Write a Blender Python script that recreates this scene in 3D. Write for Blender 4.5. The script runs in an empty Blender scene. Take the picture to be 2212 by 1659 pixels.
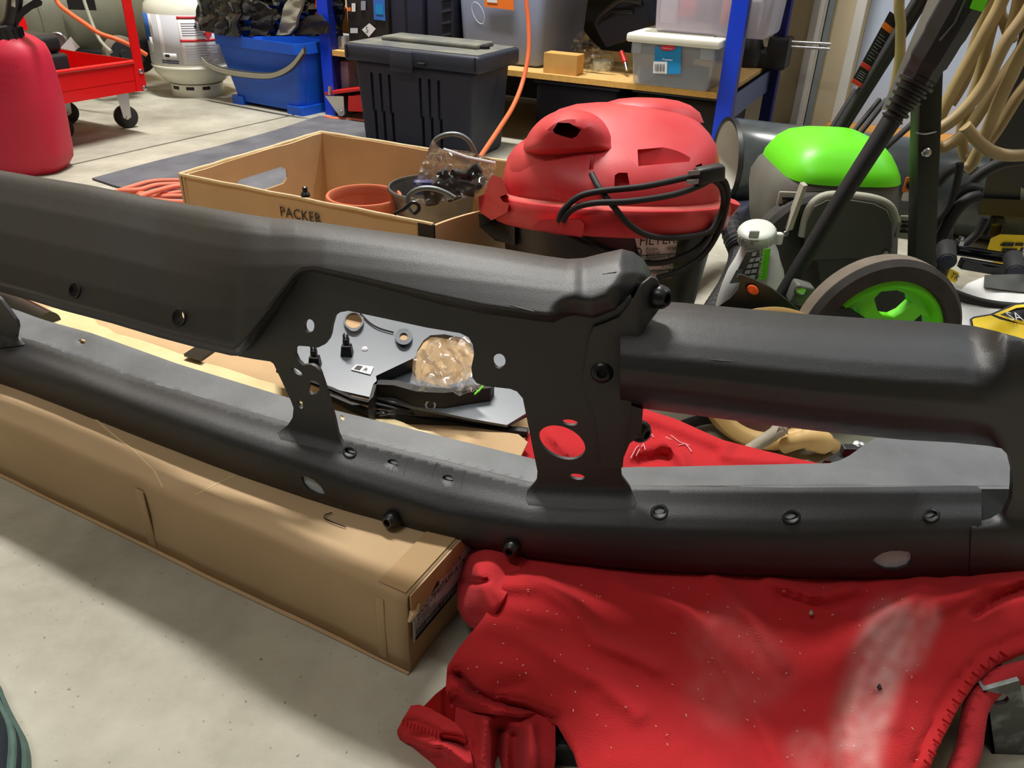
import bpy, bmesh, math, random
import numpy as np
from mathutils import Vector, Matrix, geometry, noise
random.seed(7); np.random.seed(7)
SC = bpy.context.scene
COL = SC.collection
# ---------------------------------------------------------------- camera
IW, IH, FOC = 2212.0, 1659.0, 1720.0
PIT, ROL = math.radians(30), math.radians(2.0)
CP = np.array([0, 0, .62])
FW = np.array([0, math.cos(PIT), -math.sin(PIT)])
_r0 = np.array([1., 0, 0]); _u0 = np.cross(_r0, FW)
RT = _r0*math.cos(ROL)+_u0*math.sin(ROL); UP = _u0*math.cos(ROL)-_r0*math.sin(ROL)
cam = bpy.data.cameras.new('camera'); camo = bpy.data.objects.new('camera', cam); COL.objects.link(camo)
cam.sensor_fit = 'HORIZONTAL'; cam.sensor_width = 36.0; cam.lens = 36.0*FOC/IW
cam.clip_start = .02; cam.clip_end = 60
camo.matrix_world = Matrix(((RT[0], UP[0], -FW[0], CP[0]), (RT[1], UP[1], -FW[1], CP[1]), (RT[2], UP[2], -FW[2], CP[2]), (0, 0, 0, 1)))
SC.camera = camo
# ---------------------------------------------------------------- light
vs = SC.view_settings
vs.view_transform = 'Standard'; vs.look = 'None'; vs.gamma = 1.0; vs.use_curve_mapping = False
vs.exposure = 0.22
wd = bpy.data.worlds.new('world'); SC.world = wd; wd.use_nodes = True
wd.node_tree.nodes['Background'].inputs[0].default_value = (.93, .97, 1.0, 1)
wd.node_tree.nodes['Background'].inputs[1].default_value = .05
GU = np.array([.905, -.426, 0]); GV = np.array([.426, .905, 0])      # garage axes: along the back wall, towards it
def G(u, v, z=0.): return GU*u+GV*v+np.array([0, 0, z])
CEIL = 2.95
LAMPS = [(G(-1.35, 1.90), 1.25, 112., (1, .985, .95)), (G(-3.3, 2.4), 1.25, 4., (1, .97, .92)), (G(-.9, -.5), 1.25, 15., (1, .98, .94)), (G(1.35, 2.45), 1.25, 24., (.84, .93, 1.0))]  # the last, cool lamp is added for a bluish highlight on the end tube
for p, ln, pw, c in LAMPS:
    l = bpy.data.lights.new('ceiling_lamp_light', 'AREA'); l.shape = 'RECTANGLE'; l.size = ln; l.size_y = .16; l.energy = pw; l.color = c
    o = bpy.data.objects.new('ceiling_lamp_light', l); COL.objects.link(o); o.location = (p[0], p[1], CEIL-.075); o.rotation_euler = (0, 0, math.atan2(GU[1], GU[0]))
# ---------------------------------------------------------------- pixel rays
def ray(x, y): return FW+RT*((x-IW/2)/FOC)-UP*((y-IH/2)/FOC)
def oz(x, y, z=0.):
    d = ray(x, y); return CP+d*((z-CP[2])/d[2])
def oy(x, y, Y):
    d = ray(x, y); return CP+d*((Y-CP[1])/d[1])
def ov(x, y, v):                                                    # on the vertical plane v = const (parallel to the back wall)
    d = ray(x, y); return CP+d*((v-CP@GV)/(d@GV))
def ou(x, y, u):
    d = ray(x, y); return CP+d*((u-CP@GU)/(d@GU))
def UV(p): return (float(p@GU), float(p@GV), float(p[2]))
# ---------------------------------------------------------------- materials
def srgb(r, g, b):
    def f(c):
        c /= 255.
        return c/12.92 if c <= .04045 else ((c+.055)/1.055)**2.4
    return (f(r), f(g), f(b))
MATS = {}
def mat(name, col, rough=.5, metal=0., var=.12, vscale=12., bump=0., bscale=200., col2=None, spec=.5, alpha=1., trans=0., coat=0., detail=4., thr=None, sheen=0., ior=1.45):
    """principled material; colour mottled by noise between col and col2 (default darker/lighter col), fine noise bump"""
    m = bpy.data.materials.new(name); m.use_nodes = True; nt = m.node_tree; N = nt.nodes; L = nt.links
    b = N['Principled BSDF']; MATS[name] = m
    tc = N.new('ShaderNodeTexCoord')
    nz = N.new('ShaderNodeTexNoise'); nz.inputs['Scale'].default_value = vscale; nz.inputs['Detail'].default_value = detail
    L.new(tc.outputs['Object'], nz.inputs['Vector'])
    rp = N.new('ShaderNodeValToRGB'); e = rp.color_ramp.elements
    lo, hi = thr if thr else (.3, .7)
    e[0].position = lo; e[1].position = hi
    c2 = col2 if col2 else tuple(min(1, c*(1+var)) for c in col)
    c1 = col if col2 else tuple(c*(1-var) for c in col)
    e[0].color = (*c1, 1); e[1].color = (*c2, 1)
    L.new(nz.outputs['Fac'], rp.inputs['Fac']); L.new(rp.outputs['Color'], b.inputs['Base Color'])
    b.inputs['Roughness'].default_value = rough; b.inputs['Metallic'].default_value = metal
    b.inputs['Specular IOR Level'].default_value = spec; b.inputs['Alpha'].default_value = alpha
    b.inputs['Transmission Weight'].default_value = trans; b.inputs['Coat Weight'].default_value = coat; b.inputs['IOR'].default_value = ior
    if sheen: b.inputs['Sheen Weight'].default_value = sheen
    if bump:
        n2 = N.new('ShaderNodeTexNoise'); n2.inputs['Scale'].default_value = bscale; n2.inputs['Detail'].default_value = 3
        L.new(tc.outputs['Object'], n2.inputs['Vector'])
        bp = N.new('ShaderNodeBump'); bp.inputs['Strength'].default_value = bump; bp.inputs['Distance'].default_value = .002
        L.new(n2.outputs['Fac'], bp.inputs['Height']); L.new(bp.outputs['Normal'], b.inputs['Normal'])
    return m
def S(r, g, b): return srgb(r, g, b)
mat('coat_black', (.0105, .0106, .0118), .47, var=.10, vscale=60, bump=.22, bscale=1300, spec=.85)
mat('coat_dusty_lit', (.16, .168, .176), .5, var=.14, vscale=22, bump=.25, bscale=900, spec=.5)  # flange coat: dust and reflected ceiling light both put into its grey
mat('coat_edge', S(120, 120, 118), .5)
mat('lit_hole_grey', S(176, 186, 192), .5, var=.06, vscale=60)
mat('bolt_black', (.009, .009, .010), .33, spec=.5)
mat('steel', S(190, 190, 192), .28, 1., var=.06)
mat('galvanised', S(96, 98, 96), .5, .7, col2=S(165, 172, 172), vscale=45, thr=(.45, .75))
mat('zinc_bucket', S(92, 98, 98), .45, .75, col2=S(130, 136, 136), vscale=14)
mat('card', S(198, 166, 126), .85, var=.05, vscale=16, bump=.12, bscale=70, spec=.2)
mat('card_box', S(190, 162, 126), .85, col2=S(180, 152, 116), vscale=9, bump=.15, bscale=60, spec=.2)
mat('card_end', S(176, 146, 108), .85, var=.06, bump=.1, bscale=70, spec=.2)
mat('card_edge', S(216, 190, 150), .9, var=.1, vscale=60, spec=.1)
mat('card_cream', S(238, 218, 170), .9, col2=S(228, 204, 152), vscale=25, spec=.15)
mat('tape', S(186, 154, 112), .45, var=.06, spec=.4)
mat('ink', (.012, .012, .013), .6)
mat('label_white', S(226, 224, 226), .6, var=.02)
mat('label_grey', S(196, 196, 202), .6, var=.03)
mat('cloth_red', S(188, 48, 52), .95, col2=S(182, 52, 58), vscale=5, bump=.35, bscale=700, spec=.1, sheen=.04)
mat('cloth_dark', S(150, 26, 26), .95, var=.1, bump=.3, bscale=600, spec=.1)
mat('black_plastic', (.014, .014, .016), .42, var=.12, bump=.06, bscale=400)
mat('black_rubber', (.012, .012, .013), .62, var=.2)
mat('black_gloss', (.010, .010, .012), .14, var=.1)
mat('grey_plastic', S(116, 122, 129), .34, col2=S(100, 106, 114), vscale=9, spec=.5)
mat('clear_bag', (.97, .98, .99), .06, alpha=.35, var=.01, trans=1., ior=1.25)
mat('clear_bag2', (.97, .98, .99), .08, alpha=.6, var=.01, trans=1., ior=1.35)
mat('vac_red', S(200, 42, 50), .45, col2=S(208, 70, 74), vscale=11, bump=.05, bscale=300)
mat('vac_dust', S(196, 92, 82), .8, var=.1, vscale=30)
mat('vac_dark', S(120, 20, 24), .6)
mat('vac_black', (.022, .022, .024), .4, col2=(.045, .043, .04), vscale=11, thr=(.5, .85))
mat('terracotta', S(190, 108, 78), .85, var=.08, vscale=20, spec=.2)
mat('can_red', S(186, 28, 56), .5, var=.05, bump=.06, bscale=120)
mat('cart_red', S(208, 18, 20), .3, var=.03, coat=.3)
mat('jack_red', S(190, 30, 26), .45, var=.08)
mat('orange_cord', S(226, 108, 62), .55, var=.05)
mat('salmon_cord', S(224, 118, 92), .6, var=.06)
mat('tank_grey', S(104, 104, 88), .5, var=.06)
mat('propane', S(220, 221, 205), .22, var=.03, coat=.3)
mat('rust', S(126, 104, 74), .8, var=.2, vscale=40)
mat('blue_pail', S(22, 92, 208), .42, col2=S(16, 82, 196), vscale=7)
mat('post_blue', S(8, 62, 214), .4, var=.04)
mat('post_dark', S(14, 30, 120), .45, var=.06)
mat('beam_grey', S(78, 86, 122), .55, var=.06)
mat('board', S(206, 170, 108), .8, col2=S(190, 152, 96), vscale=60, bump=.1, bscale=120, spec=.2)
mat('board_edge', S(214, 166, 92), .85, var=.1, vscale=80, spec=.2)
mat('wood', S(208, 162, 94), .7, col2=S(192, 146, 84), vscale=18, spec=.2)
mat('tote', S(46, 50, 62), .55, var=.06, bump=.05, bscale=250)
mat('tote_dust', S(128, 126, 112), .8, col2=S(84, 88, 92), vscale=12, spec=.2)
mat('tote_slot', (.006, .006, .008), .7)
mat('bin_grey', S(140, 150, 176), .5, var=.05, spec=.3)
mat('bin_clear', S(196, 202, 214), .3, alpha=.45, var=.03)
mat('bin_pink', S(214, 200, 214), .3, alpha=.6, col2=S(190, 186, 204), vscale=9)
mat('lid_white', S(226, 224, 210), .5, var=.03)
mat('blue_label', S(20, 140, 204), .5, var=.02)
mat('red_label', S(214, 44, 60), .5, var=.02)
mat('orange_label', S(240, 122, 40), .5, var=.02)
mat('yellow_label', S(240, 206, 30), .55, var=.03)
mat('case_blue', S(34, 38, 56), .5, var=.06)
mat('mat_grey', S(112, 112, 116), .9, col2=S(88, 88, 96), vscale=9, bump=.3, bscale=40, spec=.1)
mat('green', S(104, 222, 28), .4, var=.03)
mat('washer_grey', S(104, 104, 96), .55, col2=S(90, 90, 84), vscale=14)
mat('washer_dark', S(64, 64, 60), .55, var=.08, vscale=20)
mat('washer_tan', S(160, 158, 142), .6, var=.06)
mat('tyre', S(42, 40, 38), .75, col2=S(58, 54, 50), vscale=40)
mat('tread', S(112, 102, 90), .9, var=.12, vscale=40)
mat('bottle', S(222, 224, 222), .4, var=.03, spec=.4)
mat('cap_white', S(208, 214, 204), .45, var=.05)
mat('hose_tan', S(170, 146, 104), .5, col2=S(150, 128, 92), vscale=16)
mat('pole_green', S(42, 46, 40), .5, .2, var=.1, vscale=40)
mat('pipe_black', S(50, 56, 58), .24, col2=S(84, 92, 92), vscale=7, thr=(.45, .8))
mat('pipe_inner', S(190, 184, 172), .5, var=.05)
mat('hoop', S(206, 168, 104), .5, col2=S(222, 188, 126), vscale=8)
mat('hide', S(92, 60, 52), .7, col2=S(128, 96, 86), vscale=26, thr=(.45, .75), bump=.3, bscale=80)
mat('stick', S(168, 158, 140), .85, var=.15, vscale=50, bump=.3, bscale=120)
mat('wall_tan', S(206, 190, 158), .8, var=.06, vscale=3)
mat('wall_dim', S(120, 110, 96), .85, var=.06, vscale=3)
mat('trim_white', S(206, 202, 196), .5, var=.04, vscale=9)
mat('trim_grey', S(126, 132, 136), .5, var=.05)
mat('door_blue', S(176, 186, 204), .5, var=.02)
mat('sill', S(196, 138, 62), .6, var=.08)
mat('ceiling', S(205, 203, 198), .9, var=.03)
mat('shoe', S(24, 32, 40), .7, var=.2, vscale=60, bump=.2, bscale=300)
mat('shoe_green', S(74, 98, 90), .8, var=.15, vscale=80)
mat('white_bag', S(220, 220, 218), .55, var=.03, vscale=20, bump=.1, bscale=40)
mat('orange_button', S(240, 92, 40), .4, var=.03)
mat('purple_blue', S(44, 50, 110), .5, var=.1)
mat('print_grey', S(150, 152, 168), .5, var=.05)
mat('print_blue', S(52, 110, 198), .5, var=.05)
mat('red_print', S(204, 52, 56), .5, var=.04)
mat('lamp_shell', S(225, 225, 225), .4)
m = mat('lamp_glow', (1, 1, 1), .5); m.node_tree.nodes['Principled BSDF'].inputs['Emission Color'].default_value = (1, .97, .92, 1); m.node_tree.nodes['Principled BSDF'].inputs['Emission Strength'].default_value = 6.
mat('dark_panel', S(44, 42, 38), .7, var=.15, vscale=6)
mat('dust', S(228, 220, 200), .9)
mat('leaf', S(96, 110, 50), .8)
mat('chalk', S(226, 170, 176), .9, var=.1)
# concrete floor: mottled, stained, speckled
m = mat('concrete', (.4, .38, .33), .75, bump=.5, bscale=38, spec=.3)
nt = m.node_tree; N = nt.nodes; L = nt.links; b = N['Principled BSDF']
tc = N['Texture Coordinate']
n1 = N['Noise Texture']; n1.inputs['Scale'].default_value = 5; n1.inputs['Detail'].default_value = 12; n1.inputs['Roughness'].default_value = .65
r1 = N['Color Ramp']; r1.color_ramp.elements[0].color = (*S(146, 143, 130), 1); r1.color_ramp.elements[1].color = (*S(194, 190, 177), 1)
n3 = N.new('ShaderNodeTexNoise'); n3.inputs['Scale'].default_value = 170; n3.inputs['Detail'].default_value = 2; L.new(tc.outputs['Object'], n3.inputs['Vector'])
r3 = N.new('ShaderNodeValToRGB'); r3.color_ramp.elements[0].position = .69; r3.color_ramp.elements[1].position = .76
r3.color_ramp.elements[0].color = (1, 1, 1, 1); r3.color_ramp.elements[1].color = (.45, .43, .4, 1); L.new(n3.outputs['Fac'], r3.inputs['Fac'])
n4 = N.new('ShaderNodeTexNoise'); n4.inputs['Scale'].default_value = 2.1; n4.inputs['Detail'].default_value = 5; L.new(tc.outputs['Object'], n4.inputs['Vector'])
r4 = N.new('ShaderNodeValToRGB'); r4.color_ramp.elements[0].position = .35; r4.color_ramp.elements[1].position = .62
r4.color_ramp.elements[0].color = (.84, .83, .80, 1); r4.color_ramp.elements[1].color = (1.04, 1.04, 1.0, 1); L.new(n4.outputs['Fac'], r4.inputs['Fac'])
mx = N.new('ShaderNodeMix'); mx.data_type = 'RGBA'; mx.blend_type = 'MULTIPLY'; mx.inputs[0].default_value = 1
L.new(r1.outputs[0], mx.inputs[6]); L.new(r3.outputs[0], mx.inputs[7])
mx2 = N.new('ShaderNodeMix'); mx2.data_type = 'RGBA'; mx2.blend_type = 'MULTIPLY'; mx2.inputs[0].default_value = 1
L.new(mx.outputs[2], mx2.inputs[6]); L.new(r4.outputs[0], mx2.inputs[7]); L.new(mx2.outputs[2], b.inputs['Base Color'])
# ---------------------------------------------------------------- objects
def wloc(o):
    v = Vector((0, 0, 0))
    while o is not None:
        v = v+o.location; o = o.parent
    return v
def tag(o, label=None, cat=None, group=None, kind=None):
    if label: o['label'] = label
    if cat: o['category'] = cat
    if group: o['group'] = group
    if kind: o['kind'] = kind
    return o
def thing(name, label, cat, loc, group=None):
    o = bpy.data.objects.new(name, None); COL.objects.link(o); o.location = tuple(float(c) for c in loc); o.empty_display_size = .05
    return tag(o, label, cat, group)
class MB:
    """collects shapes (world coordinates) for one mesh"""
    def __init__(s): s.v = []; s.f = []
    def add(s, v, f):
        n = len(s.v); s.v += [tuple(map(float, p)) for p in v]; s.f += [tuple(i+n for i in q) for q in f]; return s
    def bm(s, bm_):
        bm_.verts.index_update(); s.add([v.co[:] for v in bm_.verts], [[v.index for v in f.verts] for f in bm_.faces]); bm_.free(); return s
    def box(s, c, size, ax=None, bev=0., seg=2, taper=None):
        """box centred at c, size along axes ax (3 vectors); taper = (fx, fy) scale of bottom face"""
        bm_ = bmesh.new(); bmesh.ops.create_cube(bm_, size=1.)
        for v in bm_.verts:
            x, y, z = v.co
            if taper and z < 0: x *= taper[0]; y *= taper[1]
            v.co = (x*size[0], y*size[1], z*size[2])
        if bev: bmesh.ops.bevel(bm_, geom=list(bm_.edges), offset=bev, segments=seg, affect='EDGES', profile=.5)
        A = ax if ax is not None else (GU, GV, (0, 0, 1))
        M = Matrix((A[0], A[1], A[2])).transposed(); c = Vector(tuple(map(float, c)))
        for v in bm_.verts: v.co = M @ v.co + c
        return s.bm(bm_)
    def tube(s, pts, r, n=10, cap=True, closed=False):
        pts = [np.array(p, float) for p in pts]; k = len(pts); rs = r if hasattr(r, '__len__') else [r]*k
        V = []; F = []; prev = None
        for i in range(k):
            a = pts[i-1] if (i > 0 or closed) else pts[i]; c = pts[(i+1) % k] if (i < k-1 or closed) else pts[i]
            t = c-a; t = t/(np.linalg.norm(t)+1e-12)
            if prev is None:
                h = np.array([0, 0, 1.]) if abs(t[2]) < .9 else np.array([1., 0, 0]); x = np.cross(h, t)
            else: x = prev-t*(prev@t)
            x = x/(np.linalg.norm(x)+1e-12); prev = x; y = np.cross(t, x)
            for j in range(n):
                an = 2*math.pi*j/n; V.append(pts[i]+(x*math.cos(an)+y*math.sin(an))*rs[i])
        for i in range(k if closed else k-1):
            for j in range(n):
                a = i*n+j; b_ = i*n+(j+1) % n; c = ((i+1) % k)*n+(j+1) % n; d = ((i+1) % k)*n+j; F.append((a, b_, c, d))
        if cap and not closed: F.append(tuple(range(n-1, -1, -1))); F.append(tuple(range((k-1)*n, k*n)))
        return s.add(V, F)
    def lathe(s, prof, c, axis=(0, 0, 1), n=40, cap=True, arc=None, xref=None):
        """prof: (radius, height) pairs along axis from c"""
        c = np.array(c, float); z = np.array(axis, float); z /= np.linalg.norm(z)
        h = np.array(xref if xref is not None else ((1., 0, 0) if abs(z[0]) < .8 else (0, 1., 0)), float); x = h-z*(h@z); x /= np.linalg.norm(x); y = np.cross(z, x)
        V = []; F = []; m_ = len(prof); full = arc is None; a0, a1 = (0, 2*math.pi) if full else arc
        cnt = n if full else n+1
        for r, hh in prof:
            for j in range(cnt):
                an = a0+(a1-a0)*j/n; V.append(c+z*hh+(x*math.cos(an)+y*math.sin(an))*r)
        for i in range(m_-1):
            for j in range(n):
                j2 = (j+1) % n if full else j+1
                F.append((i*cnt+j, i*cnt+j2, (i+1)*cnt+j2, (i+1)*cnt+j))
        if cap and full:
            if prof[0][0] > 1e-5: F.append(tuple(range(n-1, -1, -1)))
            if prof[-1][0] > 1e-5: F.append(tuple(range((m_-1)*n, m_*n)))
        return s.add(V, F)
    def loft(s, rings, cap=True, closed=True):
        n = len(rings[0]); V = [p for r in rings for p in r]; F = []
        for i in range(len(rings)-1):
            for j in range(n if closed else n-1):
                F.append((i*n+j, i*n+(j+1) % n, (i+1)*n+(j+1) % n, (i+1)*n+j))
        if cap: F.append(tuple(range(n-1, -1, -1))); F.append(tuple(range((len(rings)-1)*n, len(rings)*n)))
        return s.add(V, F)
    def prism(s, poly, d):
        """planar polygon (3-D points) pushed along vector d"""
        n = len(poly); d = np.array(d, float); p = [np.array(q, float) for q in poly]
        F = [tuple(range(n)), tuple(range(2*n-1, n-1, -1))]+[(j, n+j, n+(j+1) % n, (j+1) % n) for j in range(n)]
        return s.add(p+[q+d for q in p], F)
    def grid(s, P):
        r = len(P); c = len(P[0])
        return s.add([p for row in P for p in row], [(i*c+j, i*c+j+1, (i+1)*c+j+1, (i+1)*c+j) for i in range(r-1) for j in range(c-1)])
def obj(name, mb, material, parent=None, smooth=40, label=None, cat=None, group=None, kind=None, solid=0., subsurf=0, fix=True):
    me = bpy.data.meshes.new(name)
    V = np.array(mb.v, float)
    if parent is not None: off = np.array(wloc(parent))
    else: off = np.array([(V[:, 0].min()+V[:, 0].max())/2, (V[:, 1].min()+V[:, 1].max())/2, V[:, 2].min()])
    me.from_pydata([tuple(p) for p in V-off], [], mb.f); me.update()
    if fix:
        b_ = bmesh.new(); b_.from_mesh(me); bmesh.ops.recalc_face_normals(b_, faces=b_.faces); b_.to_mesh(me); b_.free()
    if smooth:
        me.shade_smooth(); me.set_sharp_from_angle(angle=math.radians(smooth))
    o = bpy.data.objects.new(name, me); COL.objects.link(o)
    if isinstance(material, str): material = MATS[material]
    me.materials.append(material)
    if parent is not None: o.parent = parent
    else: o.location = tuple(off)
    if solid:
        md = o.modifiers.new('solid', 'SOLIDIFY'); md.thickness = solid; md.offset = -1
    if subsurf:
        md = o.modifiers.new('sub', 'SUBSURF'); md.levels = subsurf; md.render_levels = subsurf
    return tag(o, label, cat, group, kind)
def bake(o):
    dg = bpy.context.evaluated_depsgraph_get(); me = bpy.data.meshes.new_from_object(o.evaluated_get(dg)); old = o.data
    o.modifiers.clear(); o.data = me; me.name = old.name; return o
def cut(o, cutters):
    """subtract closed MB shapes (world coordinates) from o, then drop the cutters"""
    tmp = []
    for mb in cutters:
        c = obj('cutter', mb, 'ink', None, 0); tmp.append(c)
        md = o.modifiers.new('cut', 'BOOLEAN'); md.operation = 'DIFFERENCE'; md.object = c; md.solver = 'EXACT'
    bpy.context.view_layer.update(); bake(o)
    for c in tmp: bpy.data.objects.remove(c)
    o.data.set_sharp_from_angle(angle=math.radians(35)); return o
def spline(pts, k=8, closed=False):
    pts = [np.array(p, float) for p in pts]; n = len(pts); out = []
    for i in range(n if closed else n-1):
        if closed: p0, p1, p2, p3 = pts[i-1], pts[i], pts[(i+1) % n], pts[(i+2) % n]
        else: p0, p1, p2, p3 = pts[max(i-1, 0)], pts[i], pts[i+1], pts[min(i+2, n-1)]
        for j in range(k):
            t = j/k; out.append(.5*((2*p1)+(-p0+p2)*t+(2*p0-5*p1+4*p2-p3)*t*t+(-p0+3*p1-3*p2+p3)*t**3))
    if not closed: out.append(pts[-1])
    return out
def text(name, s, h, org, xd, yd, material, parent, align='LEFT', lift=.0006, squeeze=1.):
    cu = bpy.data.curves.new(name, 'FONT'); cu.body = s; cu.size = 1.; cu.align_x = align; cu.resolution_u = 2
    t = bpy.data.objects.new(name, cu); COL.objects.link(t); bpy.context.view_layer.update()
    dg = bpy.context.evaluated_depsgraph_get(); me = bpy.data.meshes.new_from_object(t.evaluated_get(dg)); bpy.data.objects.remove(t)
    xd = np.array(xd, float); xd /= np.linalg.norm(xd); yd = np.array(yd, float); yd = yd-xd*(yd@xd); yd /= np.linalg.norm(yd); nn = np.cross(xd, yd)
    mb = MB(); mb.add([np.array(org)+xd*(v.co.x*h*1.4*squeeze)+yd*(v.co.y*h*1.4)+nn*lift for v in me.vertices], [tuple(p.vertices) for p in me.polygons])
    return obj(name, mb, material, parent, 0, fix=False)
def card(name, c4, material, parent, th=.0005, lift=.0005):
    """thin label: four corner points in order, counter-clockwise seen from outside"""
    p = [np.array(q, float) for q in c4]; nn = np.cross(p[1]-p[0], p[3]-p[0]); nn /= np.linalg.norm(nn)
    return obj(name, MB().prism([q+nn*lift for q in p], nn*th), material, parent, 0)
def bil(c4, a, b_):
    p = [np.array(q, float) for q in c4]; return (p[0]*(1-a)+p[1]*a)*(1-b_)+(p[3]*(1-a)+p[2]*a)*b_
def subcard(name, c4, a0, b0, a1, b1, material, parent, lift=.0012): return card(name, [bil(c4, a0, b0), bil(c4, a1, b0), bil(c4, a1, b1), bil(c4, a0, b1)], material, parent, .0004, lift)
def inpoly(px, py, poly):
    poly = np.array(poly, float); ins = np.zeros(len(px), bool); n = len(poly); j = n-1
    for i in range(n):
        xi, yi = poly[i]; xj, yj = poly[j]
        c = ((yi > py) != (yj > py)); ins ^= c & (px < (xj-xi)*(py-yi)/((yj-yi) if abs(yj-yi) > 1e-12 else 1e-12)+xi); j = i
    return ins
def pdist(px, py, line):
    line = np.array(line, float); d = np.full(len(px), 1e9)
    for a, b_ in zip(line[:-1], line[1:]):
        ab = b_-a; t = np.clip(((px-a[0])*ab[0]+(py-a[1])*ab[1])/(ab@ab+1e-12), 0, 1)
        d = np.minimum(d, np.hypot(px-a[0]-t*ab[0], py-a[1]-t*ab[1]))
    return d
def dens(poly, step, closed=True):
    out = []; n = len(poly)
    for i in range(n if closed else n-1):
        a = np.array(poly[i], float); b_ = np.array(poly[(i+1) % n], float); k = max(1, int(math.ceil(np.hypot(*(b_-a))/step)))
        out += [a+(b_-a)*j/k for j in range(k)]
    if not closed: out.append(np.array(poly[-1], float))
    return out
def ell(cx, cy, rx, ry, ang=0, n=20):
    c, s_ = math.cos(math.radians(ang)), math.sin(math.radians(ang))
    return [(cx+rx*math.cos(2*math.pi*i/n)*c-ry*math.sin(2*math.pi*i/n)*s_, cy+rx*math.cos(2*math.pi*i/n)*s_+ry*math.sin(2*math.pi*i/n)*c) for i in range(n)]
def sheet(outline, holes, step, fmap, back, inner=()):
    """2-D outline with holes -> gridded, curved sheet. fmap(x,y arrays)->(N,3); back(P,x,y)->(N,3) rear skin"""
    ol = dens(outline, step); pts = list(ol); edges = [(i, (i+1) % len(ol)) for i in range(len(ol))]
    hd = []
    for h in holes:
        q = dens(h, step); b0 = len(pts); pts += q; edges += [(b0+i, b0+(i+1) % len(q)) for i in range(len(q))]; hd.append(q)
    A = np.array(ol); x0, y0 = A.min(0); x1, y1 = A.max(0)
    gx, gy = np.meshgrid(np.arange(x0+step*.5, x1, step), np.arange(y0+step*.5, y1, step*.87))
    gx = gx.astype(float); gx[1::2] += step*.5; gx = gx.ravel(); gy = gy.ravel()
    ok = inpoly(gx, gy, ol) & (pdist(gx, gy, ol+[ol[0]]) > step*.45)
    for q in hd: ok &= ~inpoly(gx, gy, q) & (pdist(gx, gy, q+[q[0]]) > step*.4)
    for line in inner:
        q = dens(line, step, False); ok &= pdist(gx, gy, q) > step*.45
        qa = np.array(q); kq = inpoly(qa[:, 0], qa[:, 1], ol) & (pdist(qa[:, 0], qa[:, 1], ol+[ol[0]]) > 1.); pts += [qa[i] for i in range(len(qa)) if kq[i]]
    pts += [np.array((a, b_)) for a, b_ in zip(gx[ok], gy[ok])]
    vv, ee, ff, *_ = geometry.delaunay_2d_cdt([Vector((float(p[0]), float(p[1]))) for p in pts], edges, [], 0, 1e-4)
    P2 = np.array([(v.x, v.y) for v in vv]); T = np.array([f for f in ff if len(f) == 3])
    c = P2[T].mean(1); keep = inpoly(c[:, 0], c[:, 1], ol)
    for q in hd: keep &= ~inpoly(c[:, 0], c[:, 1], q)
    T = T[keep]; used = np.unique(T); rm = -np.ones(len(P2), int); rm[used] = np.arange(len(used)); P2 = P2[used]; T = rm[T]
    P = fmap(P2[:, 0], P2[:, 1])
    # orient towards camera
    a, b_, c3 = P[T[0, 0]], P[T[0, 1]], P[T[0, 2]]
    nrm = np.cross(P[T[:, 1]]-P[T[:, 0]], P[T[:, 2]]-P[T[:, 0]]); vw = CP-P[T].mean(1)
    fl = (nrm*vw).sum(1) < 0
    if fl.mean() > .5: T = T[:, ::-1]
    Q = back(P, P2[:, 0], P2[:, 1]); n = len(P)
    from collections import Counter
    cnt = {}
    for t in T:
        for i in range(3):
            e = (int(t[i]), int(t[(i+1) % 3])); cnt[e] = 1
    be = [e for e in cnt if (e[1], e[0]) not in cnt]
    mb = MB(); F = [tuple(map(int, t)) for t in T]+[tuple(int(i)+n for i in t[::-1]) for t in T]+[(e[1], e[0], e[0]+n, e[1]+n) for e in be]
    mb.add(np.vstack([P, Q]), F); return mb
def rails(tab):
    """tab: list of (px list, value); returns f(x,y) interpolating value between the rails at the same x (rails ordered top to bottom)"""
    R = [(np.array(p, float)[:, 0], np.array(p, float)[:, 1], v) for p, v in tab]
    def lin(xs, X, Y):
        y = np.interp(xs, X, Y)
        s0 = (Y[1]-Y[0])/(X[1]-X[0]); s1 = (Y[-1]-Y[-2])/(X[-1]-X[-2])
        y = np.where(xs < X[0], Y[0]+s0*(xs-X[0]), y); return np.where(xs > X[-1], Y[-1]+s1*(xs-X[-1]), y)
    def f(x, y):
        ys = [lin(x, X, Y) for X, Y, v in R]; out = np.full(len(x), float(R[0][2]))
        for i in range(len(R)-1):
            d = ys[i+1]-ys[i]; d = np.where(np.abs(d) < 1e-6, 1e-6, d); t = np.clip((y-ys[i])/d, 0, 1)
            out = np.where(y >= ys[i], R[i][2]+(R[i+1][2]-R[i][2])*t, out)
        return out
    f.lin = lin
    return f
def sm(t): t = np.clip(t, 0, 1); return t*t*(3-2*t)
# ================================================================ setting
def struct(name, mb, m_, parent=None, smooth=0): return obj(name, mb, m_, parent, smooth, kind='structure')
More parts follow.
